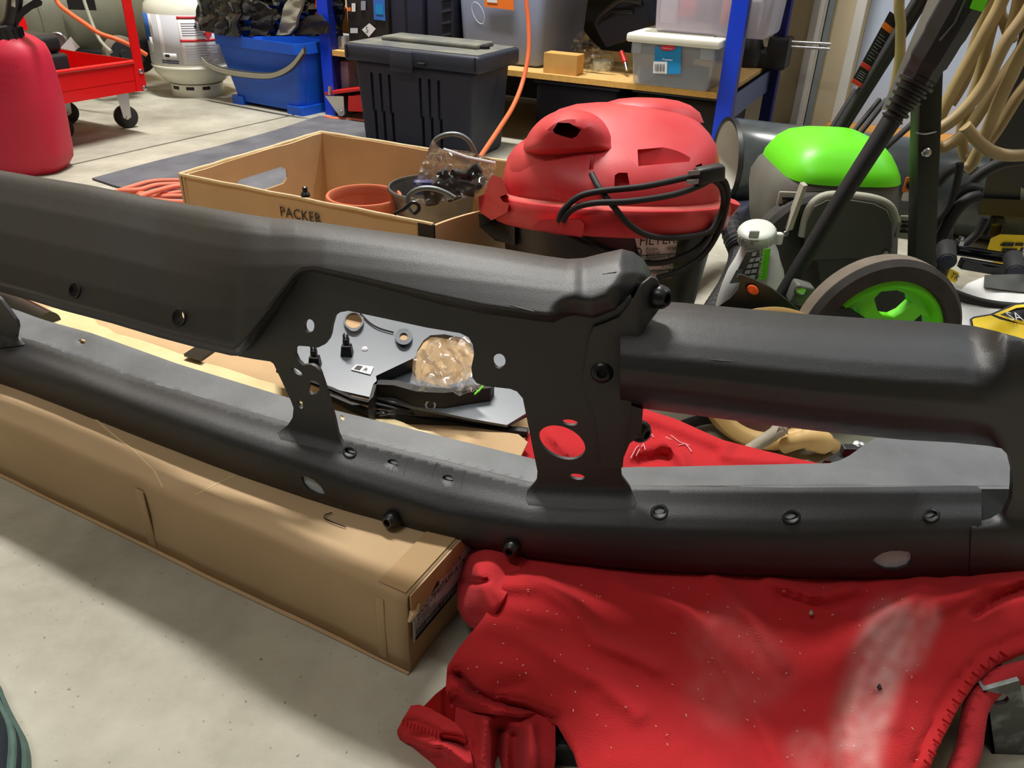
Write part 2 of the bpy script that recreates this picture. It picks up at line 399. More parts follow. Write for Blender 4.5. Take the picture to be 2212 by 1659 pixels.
# floor in two slabs with a sawn joint between them, running away to the right
j0, j1 = oz(150, 357), oz(640, 247); jd = (j1-j0)/np.linalg.norm(j1-j0); jn = np.array([-jd[1], jd[0], 0])
fa, fb = j0-jd*6, j0+jd*9
fl = MB(); fl.prism([fa-jn*.006, fb-jn*.006, fb-jn*9, fa-jn*9], (0, 0, -.1)); fl.prism([fa+jn*.006, fb+jn*.006, fb+jn*9, fa+jn*9], (0, 0, -.1))
fl.prism([fa-jn*.02+np.array([0, 0, -.012]), fb-jn*.02+np.array([0, 0, -.012]), fb+jn*.02+np.array([0, 0, -.012]), fa+jn*.02+np.array([0, 0, -.012])], (0, 0, -.05))
struct('floor', fl, 'concrete')
WV = 3.22
du0, du1 = UV(ov(1835, 200, WV))[0], 1.6                                  # doorway edges along the back wall
wb = MB(); wb.box(G((-4+du0)/2, WV+.06, CEIL/2), (du0+4, .12, CEIL)); wb.box(G((du1+4)/2, WV+.06, CEIL/2), (4-du1, .12, CEIL)); wb.box(G((du0+du1)/2, WV+.06, 2.3), (du1-du0+.4, .12, .5))
wall = struct('wall_back', wb, 'wall_tan')
struct('wall_left', MB().box(G(-4.05, .3, CEIL/2), (.1, 6, CEIL)), 'wall_tan')
struct('wall_right', MB().box(G(4.05, .3, CEIL/2), (.1, 6, CEIL)), 'wall_tan')
struct('ceiling', MB().box(G(0, .5, CEIL+.05), (8.2, 5.6, .1)), 'ceiling')
dr = tag(bpy.data.objects.new('door_1', None), kind='structure'); COL.objects.link(dr); dr.location = tuple(G((du0+du1)/2, WV, 0))
obj('door_leaf', MB().box(G((du0+du1)/2, WV+.03, 1.03), (du1-du0, .04, 2.0), bev=.003), 'door_blue', dr, 0)
obj('door_sill', MB().box(G((du0+du1)/2, WV-.02, .016), (du1-du0+.1, .16, .032), bev=.006), 'sill', dr, 0)
# casings and the conduit-like trims left of the door, from their pixel columns
def column(name, xl, xr, m_, th, v0=WV, ytop=100, parent=None):
    a, b_ = UV(ov(xl, ytop, v0))[0], UV(ov(xr, ytop, v0))[0]
    return struct(name, MB().box(G((a+b_)/2, v0-th/2, 1.05), (abs(b_-a), th, 2.1), bev=.002), m_, parent)
column('trim_1', 1741, 1771, 'trim_white', .03)
column('trim_2', 1757, 1766, 'trim_white', .05)
column('trim_3', 1773, 1785, 'trim_grey', .02)
column('trim_4', 1832, 1853, 'trim_white', .035)
struct('baseboard_back', MB().box(G(-2.2, WV-.008, .05), (3.0, .016, .1)), 'wall_dim')
for i, (p, ln, pw, c) in enumerate(LAMPS):
    lp = thing('ceiling_lamp', 'long white ceiling lamp '+['over the open carton', 'over the red cart', 'behind the viewer', 'over the right door, added for a bluish highlight'][i], 'lamp', (p[0], p[1], CEIL-.06))
    obj('housing', MB().box(p+np.array([0, 0, CEIL-.03]), (ln+.04, .2, .06), bev=.008), 'lamp_shell', lp)
    obj('diffuser', MB().box(p+np.array([0, 0, CEIL-.063]), (ln, .16, .012), bev=.003), 'lamp_glow', lp)
# ================================================================ bumper
# plan curve of the front-bottom edge of the lower tube, resting 0.1 m up on the box and the cloth-covered stand
BQ = np.array([oz(x, y, .1)[:2] for x, y in [(0, 828), (189, 905), (378, 974), (515, 1025), (760, 1106), (986, 1166), (1122, 1199), (1300, 1220), (1500, 1234), (1725, 1242), (1983, 1247), (2212, 1240)]])
_pc = np.polyfit(BQ[:, 0], BQ[:, 1], 4); _dp = np.polyder(_pc); _xa, _xb = -.66, .50
def bg(x):
    xc = np.clip(x, _xa, _xb); return np.polyval(_pc, xc)+np.polyval(_dp, xc)*(x-xc)
def bgd(x): return np.polyval(_dp, np.clip(x, _xa, _xb))
def BN(x):                                                           # outward (towards the viewer) normal of the curve
    d = bgd(x); l = np.sqrt(1+d*d); return np.stack([d/l, -1/l, np.zeros_like(d)], -1)
def B(px, py, n):
    """pixel arrays -> points on the bumper's vertical curved surface pushed n metres outwards"""
    px = np.atleast_1d(np.asarray(px, float)); py = np.atleast_1d(np.asarray(py, float)); n = np.broadcast_to(np.asarray(n, float), px.shape)
    D = FW+RT*((px-IW/2)/FOC)[:, None]-UP*((py-IH/2)/FOC)[:, None]
    lo = np.full(px.shape, .05); hi = np.full(px.shape, 3.)
    for _ in range(46):
        t = (lo+hi)/2; x = CP[0]+D[:, 0]*t; y = CP[1]+D[:, 1]*t
        s_ = y-bg(x)+n*np.sqrt(1+bgd(x)**2) > 0; hi = np.where(s_, t, hi); lo = np.where(s_, lo, t)
    return CP+D*((lo+hi)/2)[:, None]
def B1(px, py, n): return B([px], [py], n)[0]
def backb(th): return lambda P, x, y: P-BN(P[:, 0])*th
bump = thing('truck_bumper', 'matte black steel truck bumper with bolted brackets, resting on cardboard box and red cloth', 'bumper', (0, .75, .1))
# --- lower tube
BACK = [(-150, 615), (26, 671.5), (86, 694), (192, 723), (378, 790), (625, 866), (732, 894.5), (1163, 1000), (1300, 1012), (1400, 1015.5), (1796, 1007), (2190, 1007), (2360, 1005)]
CREA = [(-150, 671), (62, 738.5), (275, 816), (498, 884.5), (611, 917), (729, 945), (1141, 1048), (1260, 1056), (1400, 1056.6), (1705, 1062), (1950, 1060), (2086, 1058.5), (2360, 1060)]
RIDG = [(-150, 728), (0, 776), (172, 829.5), (343, 891), (515, 950), (760, 1032), (960, 1092), (1160, 1128), (1400, 1141), (1700, 1150), (2090, 1146), (2360, 1140)]
BOTT = [(-150, 772), (0, 828), (189, 905), (378, 974), (515, 1025), (760, 1106), (986, 1166), (1122, 1199), (1300, 1220), (1500, 1234), (1725, 1242), (1983, 1247), (2360, 1247)]
_l = rails([(BACK, 0), (CREA, 1)]).lin
def mixr(a, b_, t):
    A = np.array(a, float); B_ = np.array(b_, float); xs = np.unique(np.r_[A[:, 0], B_[:, 0]])
    return np.stack([xs, _l(xs, A[:, 0], A[:, 1])*(1-t)+_l(xs, B_[:, 0], B_[:, 1])*t], 1)
NT = rails([(CREA, -.038), (mixr(CREA, RIDG, .35), -.027), (mixr(CREA, RIDG, .7), -.0145), (RIDG, -.0065), (mixr(RIDG, BOTT, .22), -.0025), (mixr(RIDG, BOTT, .5), -.0004), (mixr(RIDG, BOTT, .85), 0.), (BOTT, -.003)])
def rline(R_, x0, x1, step=30):
    A = np.array(R_, float); xs = np.arange(x0, x1+1, step); return list(zip(xs, _l(xs, A[:, 0], A[:, 1])))
slot = lambda cx, cy, rx, ry, a: ell(cx, cy, rx, ry, a, 16)
th1 = ell(755, 976, 11.5, 9.5, 15); th2 = ell(848, 1001, 12, 9.5, 15); th3 = ell(967, 1035, 12, 9.5, 15)
lens1 = [(650, 1030), (660, 1029), (678, 1037), (692, 1049), (701, 1064), (697, 1071), (684, 1068), (667, 1059), (655, 1046)]
lens2 = [(1884, 1212), (1892, 1204), (1906, 1195), (1925, 1190), (1945, 1190), (1963, 1192), (1970, 1200), (1971, 1210), (1962, 1222), (1940, 1230), (1915, 1230), (1897, 1222)]
tub = sheet(rline(CREA, -140, 2120, 20)+rline(BOTT, -140, 2120, 20)[::-1], [th1, th2, th3, lens1, lens2, ell(1424.5, 1106, 14, 13), ell(1709.5, 1117, 15, 12.5), ell(2012, 1114, 14, 12)], 8.,
            lambda x, y: B(x, y, NT(x, y)), backb(.006))
lt = obj('lower_tube', tub, 'coat_black', bump, 60)
# rolled bottom lip of the tube
lip = [[B1(x, y, n)+np.array([0, 0, dz]) for x, y in rline(BOTT, -140, 2380, 40)] for n, dz in ((-.003, 0), (-.008, -.004), (-.018, -.006), (-.045, -.006))]
obj('underside', MB().grid(lip), 'coat_black', bump, 60)
# pale discs added in the holes; light on the inside is put into their colour
for h in (th2, th3, th1, lens1, lens2, ell(1424.5, 1106, 14, 13), ell(1709.5, 1117, 15, 12.5), ell(2012, 1114, 14, 12)):
    c_ = np.mean(np.array(h), 0); big = [tuple(c_+(np.array(q)-c_)*1.12) for q in h]
    obj('lit_hole_disc', sheet(big, [], 8., lambda x, y: B(x, y, NT(x, y)-.0028), backb(.002)), 'lit_hole_grey', bump, 40)
# hole rims punched a little proud
for i, (cx, cy, rx, ry, a) in enumerate([(755, 976, 11.5, 9.5, 15), (1424.5, 1106, 14, 13, 0), (1709.5, 1117, 15, 12.5, 0), (2012, 1114, 14, 12, 0)]):
    e1 = np.array(ell(cx, cy, rx*1.0, ry*1.0, a, 24)); e2 = np.array(ell(cx, cy, rx*1.45, ry*1.45, a, 24))
    rim = [[*map(tuple, B(e[:, 0], e[:, 1], NT(e[:, 0], e[:, 1])+dn))] for e, dn in ((e1, -.003), (e1, .0012), (np.array(ell(cx, cy, rx*1.25, ry*1.25, a, 24)), .0012), (e2, -.0005))]
    obj('hole_rim', MB().loft(rim, cap=False), 'bolt_black', bump)
# --- flange behind the tube (left run, middle run, right run with its raised tab)
def NF(x, y):
    yc = _l(x, np.array(CREA)[:, 0], np.array(CREA)[:, 1]); yb = _l(x, np.array(BACK)[:, 0], np.array(BACK)[:, 1])
    return np.where(y < yc, -.0385-.040*(yc-y)/np.maximum(yc-yb, 5), -.040+.0002*(y-yc))
def NFs(x, y): return np.clip(NF(x, y), -.13, 0)
def flange(ol, holes): return obj('flange', sheet(ol, holes, 9., lambda x, y: B(x, y, NFs(x, y)), backb(.005)), 'coat_dusty_lit', bump, 50)
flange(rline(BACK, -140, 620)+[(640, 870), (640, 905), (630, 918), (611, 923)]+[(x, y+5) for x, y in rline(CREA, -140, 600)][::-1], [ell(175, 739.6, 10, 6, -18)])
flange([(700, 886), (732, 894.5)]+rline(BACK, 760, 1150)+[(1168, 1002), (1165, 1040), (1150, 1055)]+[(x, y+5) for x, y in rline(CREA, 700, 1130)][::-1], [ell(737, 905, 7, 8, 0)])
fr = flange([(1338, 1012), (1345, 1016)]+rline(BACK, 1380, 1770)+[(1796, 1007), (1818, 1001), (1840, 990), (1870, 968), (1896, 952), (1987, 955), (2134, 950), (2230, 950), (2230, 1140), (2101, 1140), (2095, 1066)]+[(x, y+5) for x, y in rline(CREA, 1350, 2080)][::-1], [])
# --- raised mounting plate with strut and post
WIN = [(729, 937), (722, 905), (711, 864), (700, 830), (690, 801), (680.5, 792), (671.5, 787.5), (653, 789), (644, 780), (637, 765), (637, 753), (646, 747), (662, 748), (686.5, 751), (701.6, 744), (710, 733), (713.7, 722.7), (716.7, 704.6), (722.7, 683.5), (734.7, 674.5), (753, 671.5), (831, 688), (921.5, 707.6), (994, 719.7), (1012, 728.7), (1021, 744), (1024, 765), (1018, 795), (1021, 816), (1030, 828), (1048, 834), (1102, 840), (1117, 846), (1129.4, 861), (1135.5, 891.4), (1150.5, 967), (1161, 1018), (1159.6, 1036), (1153.5, 1045), (1138, 1062)]
PLO = WIN+[(1136, 1076), (1146, 1104), (1175, 1124), (1250, 1134), (1335, 1131), (1366, 1112), (1374, 1086), (1360, 1052), (1343, 1030), (1341, 1003), (1360, 958), (1385, 940), (1389, 884), (1364, 876), (1364, 800), (1372, 700), (1362, 640), (1338, 660), (1300, 680), (1200, 672), (1040, 655), (920, 630), (770, 594), (690, 575), (650, 580), (560, 690), (500, 755), (508, 766), (515, 769.5), (550, 776), (584, 781), (591, 786), (610, 826), (629, 867), (634, 881), (632, 902), (622, 918), (600, 934), (606, 952), (650, 978), (705, 996), (745, 990), (742, 965)]
FOOT1 = [(1138, 1062), (1150, 1085), (1175, 1100), (1250, 1108), (1340, 1104), (1366, 1085), (1356, 1050)]; FOOT2 = [(622, 918), (604, 931), (640, 958), (700, 978), (735, 968), (729, 950)]
def NP(x, y):
    base = -.050+.014*sm((y-740)/180.)-.010*sm((x-1340)/50.)
    dy = y-_l(x, np.array(CREA)[:, 0], np.array(CREA)[:, 1]); tn = NT(x, y)+.0008-.0034*sm((dy-np.where(x > 950, 34., 24.))/32.)
    k = np.where(x > 950, .012, .009); h = np.clip(.5+.5*(tn-base)/k, 0, 1); return base*(1-h)+tn*h+k*h*(1-h)
plate = obj('mounting_plate', sheet(PLO, [ell(668, 704.6, 11, 15, 5), ell(1078, 780, 14, 16, 0), ell(1214, 956, 53, 33, 24, 32), slot(1231, 913, 18, 6.5, 8), slot(1247, 1030, 17, 6.5, 8), slot(641, 803, 14, 5, 33), [(665, 828), (672, 822), (681, 823), (690, 830), (690, 842), (684, 850), (673, 853), (664, 846), (667, 838)], slot(648, 872, 5.5, 12, -20)], 9.,
            lambda x, y: B(x, y, NP(x, y)), backb(.004)), 'coat_black', bump, 50)
obj('strut', sheet([(-140, 560), (-60, 600), (0, 646), (20, 672), (36, 695), (38, 706), (34, 728), (50, 745), (0, 752), (-140, 700)], [], 10., lambda x, y: B(x, y, np.maximum(-.036, NT(x, y)+.001)), backb(.004)), 'coat_black', bump, 50)
# --- upper panel
PT = [(-150, 340), (0, 369), (69, 381), (192, 401), (309, 425), (412, 444), (515, 461), (584, 472), (635, 475), (704, 484), (760, 492), (900, 511), (1000, 526), (1087, 539), (1174, 554), (1226, 561), (1260, 559), (1304, 548), (1343, 539.5), (1369, 546), (1391, 563), (1404, 585), (1406, 598)]
PB_ = [(-150, 592), (0, 631), (69, 650), (137, 671), (240, 698), (343, 729), (429, 752), (498, 768), (512, 769), (522, 762), (540, 745), (600, 670), (648, 608), (660, 599), (677, 597), (771, 617), (921, 652), (1042, 677), (1162, 694), (1195, 697), (1240, 694), (1282, 700), (1338, 682), (1369, 646), (1388, 614)]
pto = [p for p in PT if p[0] < 1370]
def NPN(x, y):
    yt = np.interp(x, [p[0] for p in PT], [p[1] for p in PT]); yb = np.interp(x, [p[0] for p in PB_], [p[1] for p in PB_])
    # left of the bevel the panel's own lower line keeps its run; the convex profile follows a steady lower rail
    yr = np.interp(x, [-150, 500, 700, 1200, 1400], [592, 769, 722, 742, 742]); yr = np.maximum(yr, yb)
    t = np.clip((y-yt)/np.maximum(yr-yt, 20), 0, 1)
    n = np.interp(t, [0, .03, .07, .13, .25, .37, .5, .7, .9, 1], [-.088, -.077, -.067, -.056, -.042, -.031, -.022, -.009, -.001, 0.])
    nl = np.interp(t, [0, .03, .07, .13, .25, .5, .75, .9, 1], [-.104, -.094, -.086, -.077, -.061, -.035, -.014, -.004, 0.]); wl = 1-sm((x-330)/220.); n = n*(1-wl)+nl*wl
    d = pdist(x, y, PB_); n = n-.025*(1-sm(d/20.))**1.3
    de = pdist(x, y, [(1240, 694), (1282, 700), (1338, 682), (1369, 646), (1388, 614), (1406, 598), (1404, 585), (1391, 563)]); n = n-.022*(1-sm(de/60.))
    hump = np.exp(-((x-1300)/40.)**2)*.0+sm((x-1235)/30.)*.006; return n-hump*(1-t)
def inset(line, off):
    q = np.array(dens(line, 6., False)); t = np.gradient(q, axis=0); t /= np.linalg.norm(t, axis=1)[:, None]; r_ = q+np.stack([t[:, 1], -t[:, 0]], 1)*off
    k = pdist(r_[:, 0], r_[:, 1], line) > off*.9; return [tuple(p) for p in r_[k]]
def bpan(P, x, y):
    yt = np.interp(x, [p[0] for p in PT], [p[1] for p in PT]); return P-BN(P[:, 0])*(.002+.010*sm((y-yt-30)/60.))[:, None]
pan = obj('upper_panel', sheet(PT+PB_[::-1], [ell(160, 627, 10, 14, 5), ell(385.5, 685.7, 12, 16, 5)], 6., lambda x, y: B(x, y, NPN(x, y)), bpan, [inset(PB_, o_) for o_ in (3.2, 6.4, 9.6, 13, 16.5, 20, 24)]+[inset(PT[::-1], o_) for o_ in (3, 6, 10, 15)]), 'coat_black', bump, 60)
for cx, cy, rx, ry in [(160, 627, 10, 14), (385.5, 685.7, 12, 16)]:
    rim = []
    for k, dn in ((1., -.006), (1., .0010), (1.18, .0012), (1.32, -.0004)):
        e = np.array(ell(cx, cy, rx*k, ry*k, 5, 24)); rim.append([*map(tuple, B(e[:, 0], e[:, 1], NPN(e[:, 0], e[:, 1])+dn))])
    obj('hole_rim', MB().loft(rim, cap=False), 'bolt_black', bump)
# --- end bracket over the joint
BRO = [(1406, 599), (1414, 601), (1421, 606), (1430, 630), (1424, 668), (1400, 700), (1386, 724), (1369, 767), (1364, 824), (1363, 880), (1352, 940), (1345, 1010), (1300, 1012), (1295, 997), (1291, 932), (1282, 880), (1268, 853), (1260, 841), (1258, 815), (1265, 780), (1273, 728), (1282, 707), (1310, 697), (1338, 685), (1369, 646), (1386, 615)]
def NBR(x, y): return NP(x, np.maximum(y, 640))+.0035-.020*sm((x-1375)/45.)
obj('end_bracket', sheet(BRO, [], 8., lambda x, y: B(x, y, NBR(x, y)), backb(.004)), 'coat_black', bump, 50)
# --- upper end tube running to the wrapped corner at the right
ET = [(1340, 648), (1400, 654), (1480, 659), (1630, 673), (1778, 686), (1900, 694), (2042, 702), (2109, 709), (2160, 721), (2212, 735.5), (2380, 785)]
EB = [(1340, 876), (1400, 884), (1620, 913), (1790, 934), (1950, 950), (2060, 956), (2134, 963)]
END = [(2163, 968.5), (2182, 987), (2189, 1016), (2188, 1050), (2185.6, 1078), (2171, 1112), (2145, 1128), (2112, 1135), (2100, 1138), (2097, 1170), (2094, 1250), (2380, 1242)]
def NE(x, y):
    yt = np.interp(x, [p[0] for p in ET], [p[1] for p in ET]); yb = np.interp(x, [p[0] for p in EB]+[2200, 2380], [p[1] for p in EB]+[1010, 1100])
    t = np.clip((y-yt)/(yb-yt), 0, 1.2)
    n = np.interp(t, [0, .02, .06, .12, .22, .35, .5, .65, .8, .92, 1, 1.2], [-.100, -.088, -.076, -.063, -.047, -.031, -.018, -.012, -.014, -.025, -.046, -.046])
    w = sm((x-2090)/90.); n2 = -.014-.03*np.clip((860-y)/150., 0, 1)**2
    n = n*(1-w)+n2*w; return np.where(y > 1100, np.maximum(n, (NT(x, y)+.0008)*sm((y-1100)/40.)+n*(1-sm((y-1100)/40.))), n)
obj('end_tube', sheet(ET+END[::-1]+EB[::-1], [], 9., lambda x, y: B(x, y, NE(x, y)), backb(.005)), 'coat_black', bump, 60)
# --- button-head bolts
def bolt(px, py, n, r, dirv, hh=.007, collar=0.):
    p = B1(px, py, n); d = np.array(dirv, float); d /= np.linalg.norm(d)
    o = obj('bolt', MB().lathe([(r*.92, -.004), (r, 0), (r, hh*.35), (r*.9, hh*.7), (r*.62, hh), (r*.42, hh), (r*.38, hh*.55), (0, hh*.5)], p, d, 28), 'bolt_black', bump, 50)
    if collar: obj('bolt_shank', MB().lathe([(r*.75, -.02), (r*.75, 0)], p, d, 20), 'bolt_black', o)
    obj('hex_socket', MB().lathe([(r*.36, hh*.57), (r*.36, hh*.62), (0, hh*.62)], p, d, 6), 'ink', o, 0)
nrm = lambda px, py: BN(np.array([B1(px, py, 0)[0]]))[0]
bolt(1301, 801, -.038, .0105, nrm(1301, 801)+np.array([0, 0, .25]), .009)
bolt(1417, 640, -.056, .0105, nrm(1417, 640)*.7+np.array([.75, 0, .15]), .012, 1)
bolt(1379, 930, -.048, .0105, nrm(1377, 930)*.7+np.array([.75, 0, .0]), .010, 1)
bolt(852, 1118, -.001, .0088, nrm(850, 1120)+np.array([-.25, 0, .10]), .012, 1)
bolt(1108, 1178, -.001, .0088, nrm(1105, 1180)+np.array([-.12, 0, .10]), .012, 1)
# tail of the bracket strap and two stamped grooves on the lower tube
for x0, y0, x1, y1 in [(858, 985, 846, 1020), (882, 988, 872, 1027), (932, 1030, 945, 998), (1003, 1018, 995, 1055)]:
    a = np.array([(x0+(x1-x0)*t, y0+(y1-y0)*t) for t in np.linspace(0, 1, 6)])
    P = B(a[:, 0], a[:, 1], NT(a[:, 0], a[:, 1])+.0001); obj('stamped_line', MB().tube(P, .00022, 6), 'bolt_black', bump)
# bare scuffs in the coating
def scuff(ptsx, w, nf):
    a = np.array(ptsx, float); P = B(a[:, 0], a[:, 1], nf(a[:, 0], a[:, 1])+.0003)
    obj('coating_scuff', MB().tube(P, [w*.2]+[w]*(len(P)-2)+[w*.2], 6), 'coat_edge', bump)
scuff([(1098, 657), (1120, 664), (1150, 672), (1190, 685)], .0005, NPN)
scuff([(1300, 592), (1330, 588), (1362, 586)], .0007, NPN)
scuff([(1530, 776), (1560, 779), (1582, 780)], .0004, NE)
# ================================================================ foreground
bx = thing('long_cardboard_box', 'long flat tan cardboard carton with shipping label under the left of bumper', 'box', oz(885, 1455))
q0 = oz(885, 1455); q1 = oz(0, 1025); ba = (q1-q0)/np.linalg.norm(q1-q0); bb = np.array([-ba[1], ba[0], 0]); bb = bb if bb[1] > 0 else -bb
BH = .0985; BL, BD = 1.25, .135
def BX(a, b_, z): return q0+ba*a+bb*b_+np.array([0, 0, z])
def wob(p, amp=.0025, sc=9.):
    v = Vector(tuple(p)); return np.array([noise.noise(v*sc), noise.noise(v*sc+Vector((7, 3, 1))), noise.noise(v*sc+Vector((2, 9, 5)))])*amp
def wgrid(f, na, nb, amp=.0025): return [[f(i/(na-1), j/(nb-1))+wob(f(i/(na-1), j/(nb-1)), amp) for i in range(na)] for j in range(nb)]
def edge_r(a): return .006
# shell: front, top, end and back lofted as one wavy skin with rounded long edge
prof = [(0, 0), (0, .02), (0, .05), (0, BH-.008), (.0006, BH-.003), (.0028, BH-.0006), (.007, BH), (.05, BH), (.10, BH), (BD, BH), (BD, .02), (BD, 0)]
rows = []
for i in range(90):
    a = BL*i/89.; row = []
    for b_, z in prof:
        p = BX(a, b_, z); w = wob(p, .0016, 8.)+wob(p, .0012, 30.)
        if z < .001: w = w*np.array([1, 1, 0])
        if b_ > .012 and b_ < BD and z > .05: w = np.array([w[0], w[1], -abs(w[2])*.7-.0008])
        if abs(a-.345) < .03 and b_ < .01 and z > .03: w = w-bb*(-.0035)*math.exp(-((a-.345)/.012)**2)
        if a < .02: w = w*.3
        row.append(p+w)
    rows.append(row)
obj('body', MB().grid([list(r) for r in zip(*rows)]), 'card_box', bx, 50, solid=.003)
obj('end_panel', MB().prism([BX(.001, .002, .002), BX(.001, BD-.002, .002), BX(.001, BD-.002, BH-.004), BX(.001, .006, BH-.004)], ba*.003), 'card_end', bx, 0)
# raised vertical folds on the front, bottom flap edge, tape strip on the top end, torn edge flap
for a, w, h in ((.030, .010, .0007), (.345, .012, .0010)):
    obj('pressed_fold', MB().box(BX(a, -.0005, BH*.46), (w, h*2, BH*.78), (ba, bb, (0, 0, 1)), .001), 'card_box', bx)
fold = [(0, -.003, .0), (.1, -.003, 0), (.25, -.005, 0), (.36, -.004, 0), (.55, -.004, 0), (.8, -.003, 0), (1.2, -.004, 0)]
obj('bottom_flap_edge', MB().prism([BX(a, b_, .0005) for a, b_, _ in fold]+[BX(1.2, .02, .0005), BX(0, .02, .0005)], (0, 0, .0016)), 'card_box', bx, 0)
obj('packing_tape', MB().prism([BX(.003, .004, BH+.0006), BX(.033, .004, BH+.0006), BX(.033, BD*.9, BH+.0006), BX(.003, BD*.9, BH+.0006)], (0, 0, .0006)), 'card_end', bx, 0)
tear = [BX(-.0025, .004, BH), BX(-.0025, .13, BH), BX(-.0025, .13, BH-.014), BX(-.0025, .11, BH-.016), BX(-.0025, .085, BH-.018), BX(-.0025, .06, BH-.023), BX(-.0025, .046, BH-.018), BX(-.0025, .035, BH-.026), BX(-.0025, .018, BH-.03), BX(-.0025, .012, BH-.026), BX(-.0025, .004, BH-.022)]
obj('torn_tape_flap', MB().prism(tear, ba*.0015), 'tape', bx, 0)
obj('torn_corner', MB().tube([BX(-.001, .002, BH-.030), BX(-.004, .004, BH-.020), BX(-.003, .010, BH-.024), BX(-.004, .014, BH-.017)], [.002, .004, .003, .001], 7), 'card_edge', bx)
# shipping label on the end
lc = [BX(-.001, .006, .037), BX(-.001, .130, .037), BX(-.001, .130, .090), BX(-.001, .006, .090)]
lb = card('shipping_label', lc, 'label_grey', bx)
def lab(a, b_, s, h, nm='label_text', sq=1.): return text(nm, s, h, bil(lc, a, b_), bb, (0, 0, 1), 'ink', lb, lift=.0013, squeeze=sq)
lab(.005, .505, 'M2DZ-78407A99-A 1X', .0082, sq=.83); lab(.47, .71, '5819176', .0062, sq=.85); lab(.46, .88, 'FORD ACCESSORIES', .004)
lab(.02, .40, '1 BANGSA', .0038); lab(.02, .32, 'LAC1 BRANGUA', .0034); lab(.02, .255, 'CONTENTS: MOLDED PARTS', .0028)
random.seed(3)
def barcode(c4, a0, a1, b0, b1, par, n=26):
    a = a0; mb = MB()
    while a < a1:
        w = random.choice((.004, .007, .011))*(a1-a0)*1.6; mb.prism([bil(c4, a, b0)-ba*.0012, bil(c4, min(a+w, a1), b0)-ba*.0012, bil(c4, min(a+w, a1), b1)-ba*.0012, bil(c4, a, b1)-ba*.0012], -ba*.0002); a += w+random.choice((.006, .009))*(a1-a0)*1.6
    o = obj('barcode', mb, 'ink', par, 0); return o
barcode(lc, .01, .36, .68, .86, lb); barcode(lc, .03, .86, .11, .235, lb)
for k in range(6): subcard('label_rule', lc, .02, .015+k*.014, .97, .021+k*.014, 'ink', lb)
# pen tick on the lid
tk = [oz(717, 1107, BH+.001), oz(702, 1112, BH+.001), oz(700, 1118, BH+.001), oz(722, 1129, BH+.001), oz(747, 1138, BH+.001)]
obj('pen_mark', MB().tube(tk, .0006, 6), 'ink', bx)
for pl in ([(195, 895), (240, 935), (290, 975), (335, 1020), (352, 1055)], [(412, 1075), (450, 1056), (480, 1040), (510, 1027)]):
    obj('crease', MB().tube([oz(x, y, BH-.0008) for x, y in pl], .0011, 6), 'card_edge', bx)
# ---- cardboard behind the bumper: torn cream liner, tan tray
tr = thing('cardboard_tray', 'open tan cardboard tray with torn cream edge behind the bumper', 'box', oz(600, 860, 0.0))
e1 = [(60, 672), (170, 700), (260, 727), (380, 757), (500, 800), (640, 842), (760, 880), (900, 925), (1010, 960), (1100, 985)]
# cream liner strip lies on top of the tray rim, ragged far edge
near = [(60, 690), (86, 705), (300, 775), (640, 885), (760, 918), (900, 955), (1100, 1002)]
far = [(100, 665), (160, 668), (205, 690), (212, 702), (232, 708), (250, 720), (300, 733), (345, 748), (400, 768), (420, 772), (436, 782), (480, 793), (520, 806), (560, 820), (590, 828), (604, 836), (660, 852), (700, 862), (735, 878), (790, 884), (812, 896), (842, 902), (870, 912), (905, 928), (935, 932), (960, 945), (1010, 960), (1060, 975), (1110, 992)]
zr = .099
mb = sheet(far+near[::-1], [], 14., lambda x, y: np.array([oz(a, b_, zr) for a, b_ in zip(x, y)]), lambda P, x, y: P-np.array([0, 0, .003]))
obj('torn_liner', mb, 'card_cream', tr, 30)
f2 = lambda z: (lambda x, y: np.array([oz(a, b_, z) for a, b_ in zip(x, y)]))
mb = sheet([(-160, 560), (500, 640), (1000, 740), (1150, 860), (1130, 985), (1000, 975), (700, 893), (300, 760), (-160, 640)], [], 25., f2(.055), lambda P, x, y: P-np.array([0, 0, .004]))
obj('tray_floor', mb, 'card', tr, 30)
# folded tan wall at the right end of the tray
w0 = [(770, 890), (860, 908), (950, 915), (1040, 926), (1120, 938), (1140, 955), (1125, 985), (1080, 975), (1000, 955), (920, 932), (830, 912)]
obj('tray_lip', sheet(w0, [], 14., lambda x, y: np.array([oz(a, b_, .088+.0002*(a-770)*.2) for a, b_ in zip(x, y)]), lambda P, x, y: P-np.array([0, 0, .003])), 'card', tr, 30)
tb = MB().tube(spline([oz(-60, 640, .10), oz(20, 655, .10), oz(60, 672, .10), oz(108, 697, .10)], 5), .016, 18)
obj('black_pipe_end', tb, 'black_gloss', None, 50, 'glossy black plastic tube end behind far left of bumper', 'tube')
st = MB().prism([oz(398, 770, .103), oz(432, 748, .103), oz(470, 757, .103), oz(436, 781, .103)], (0, 0, .004))
obj('black_strap', st, 'black_gloss', None, 0, 'short black strap lying across torn cream cardboard', 'strap')
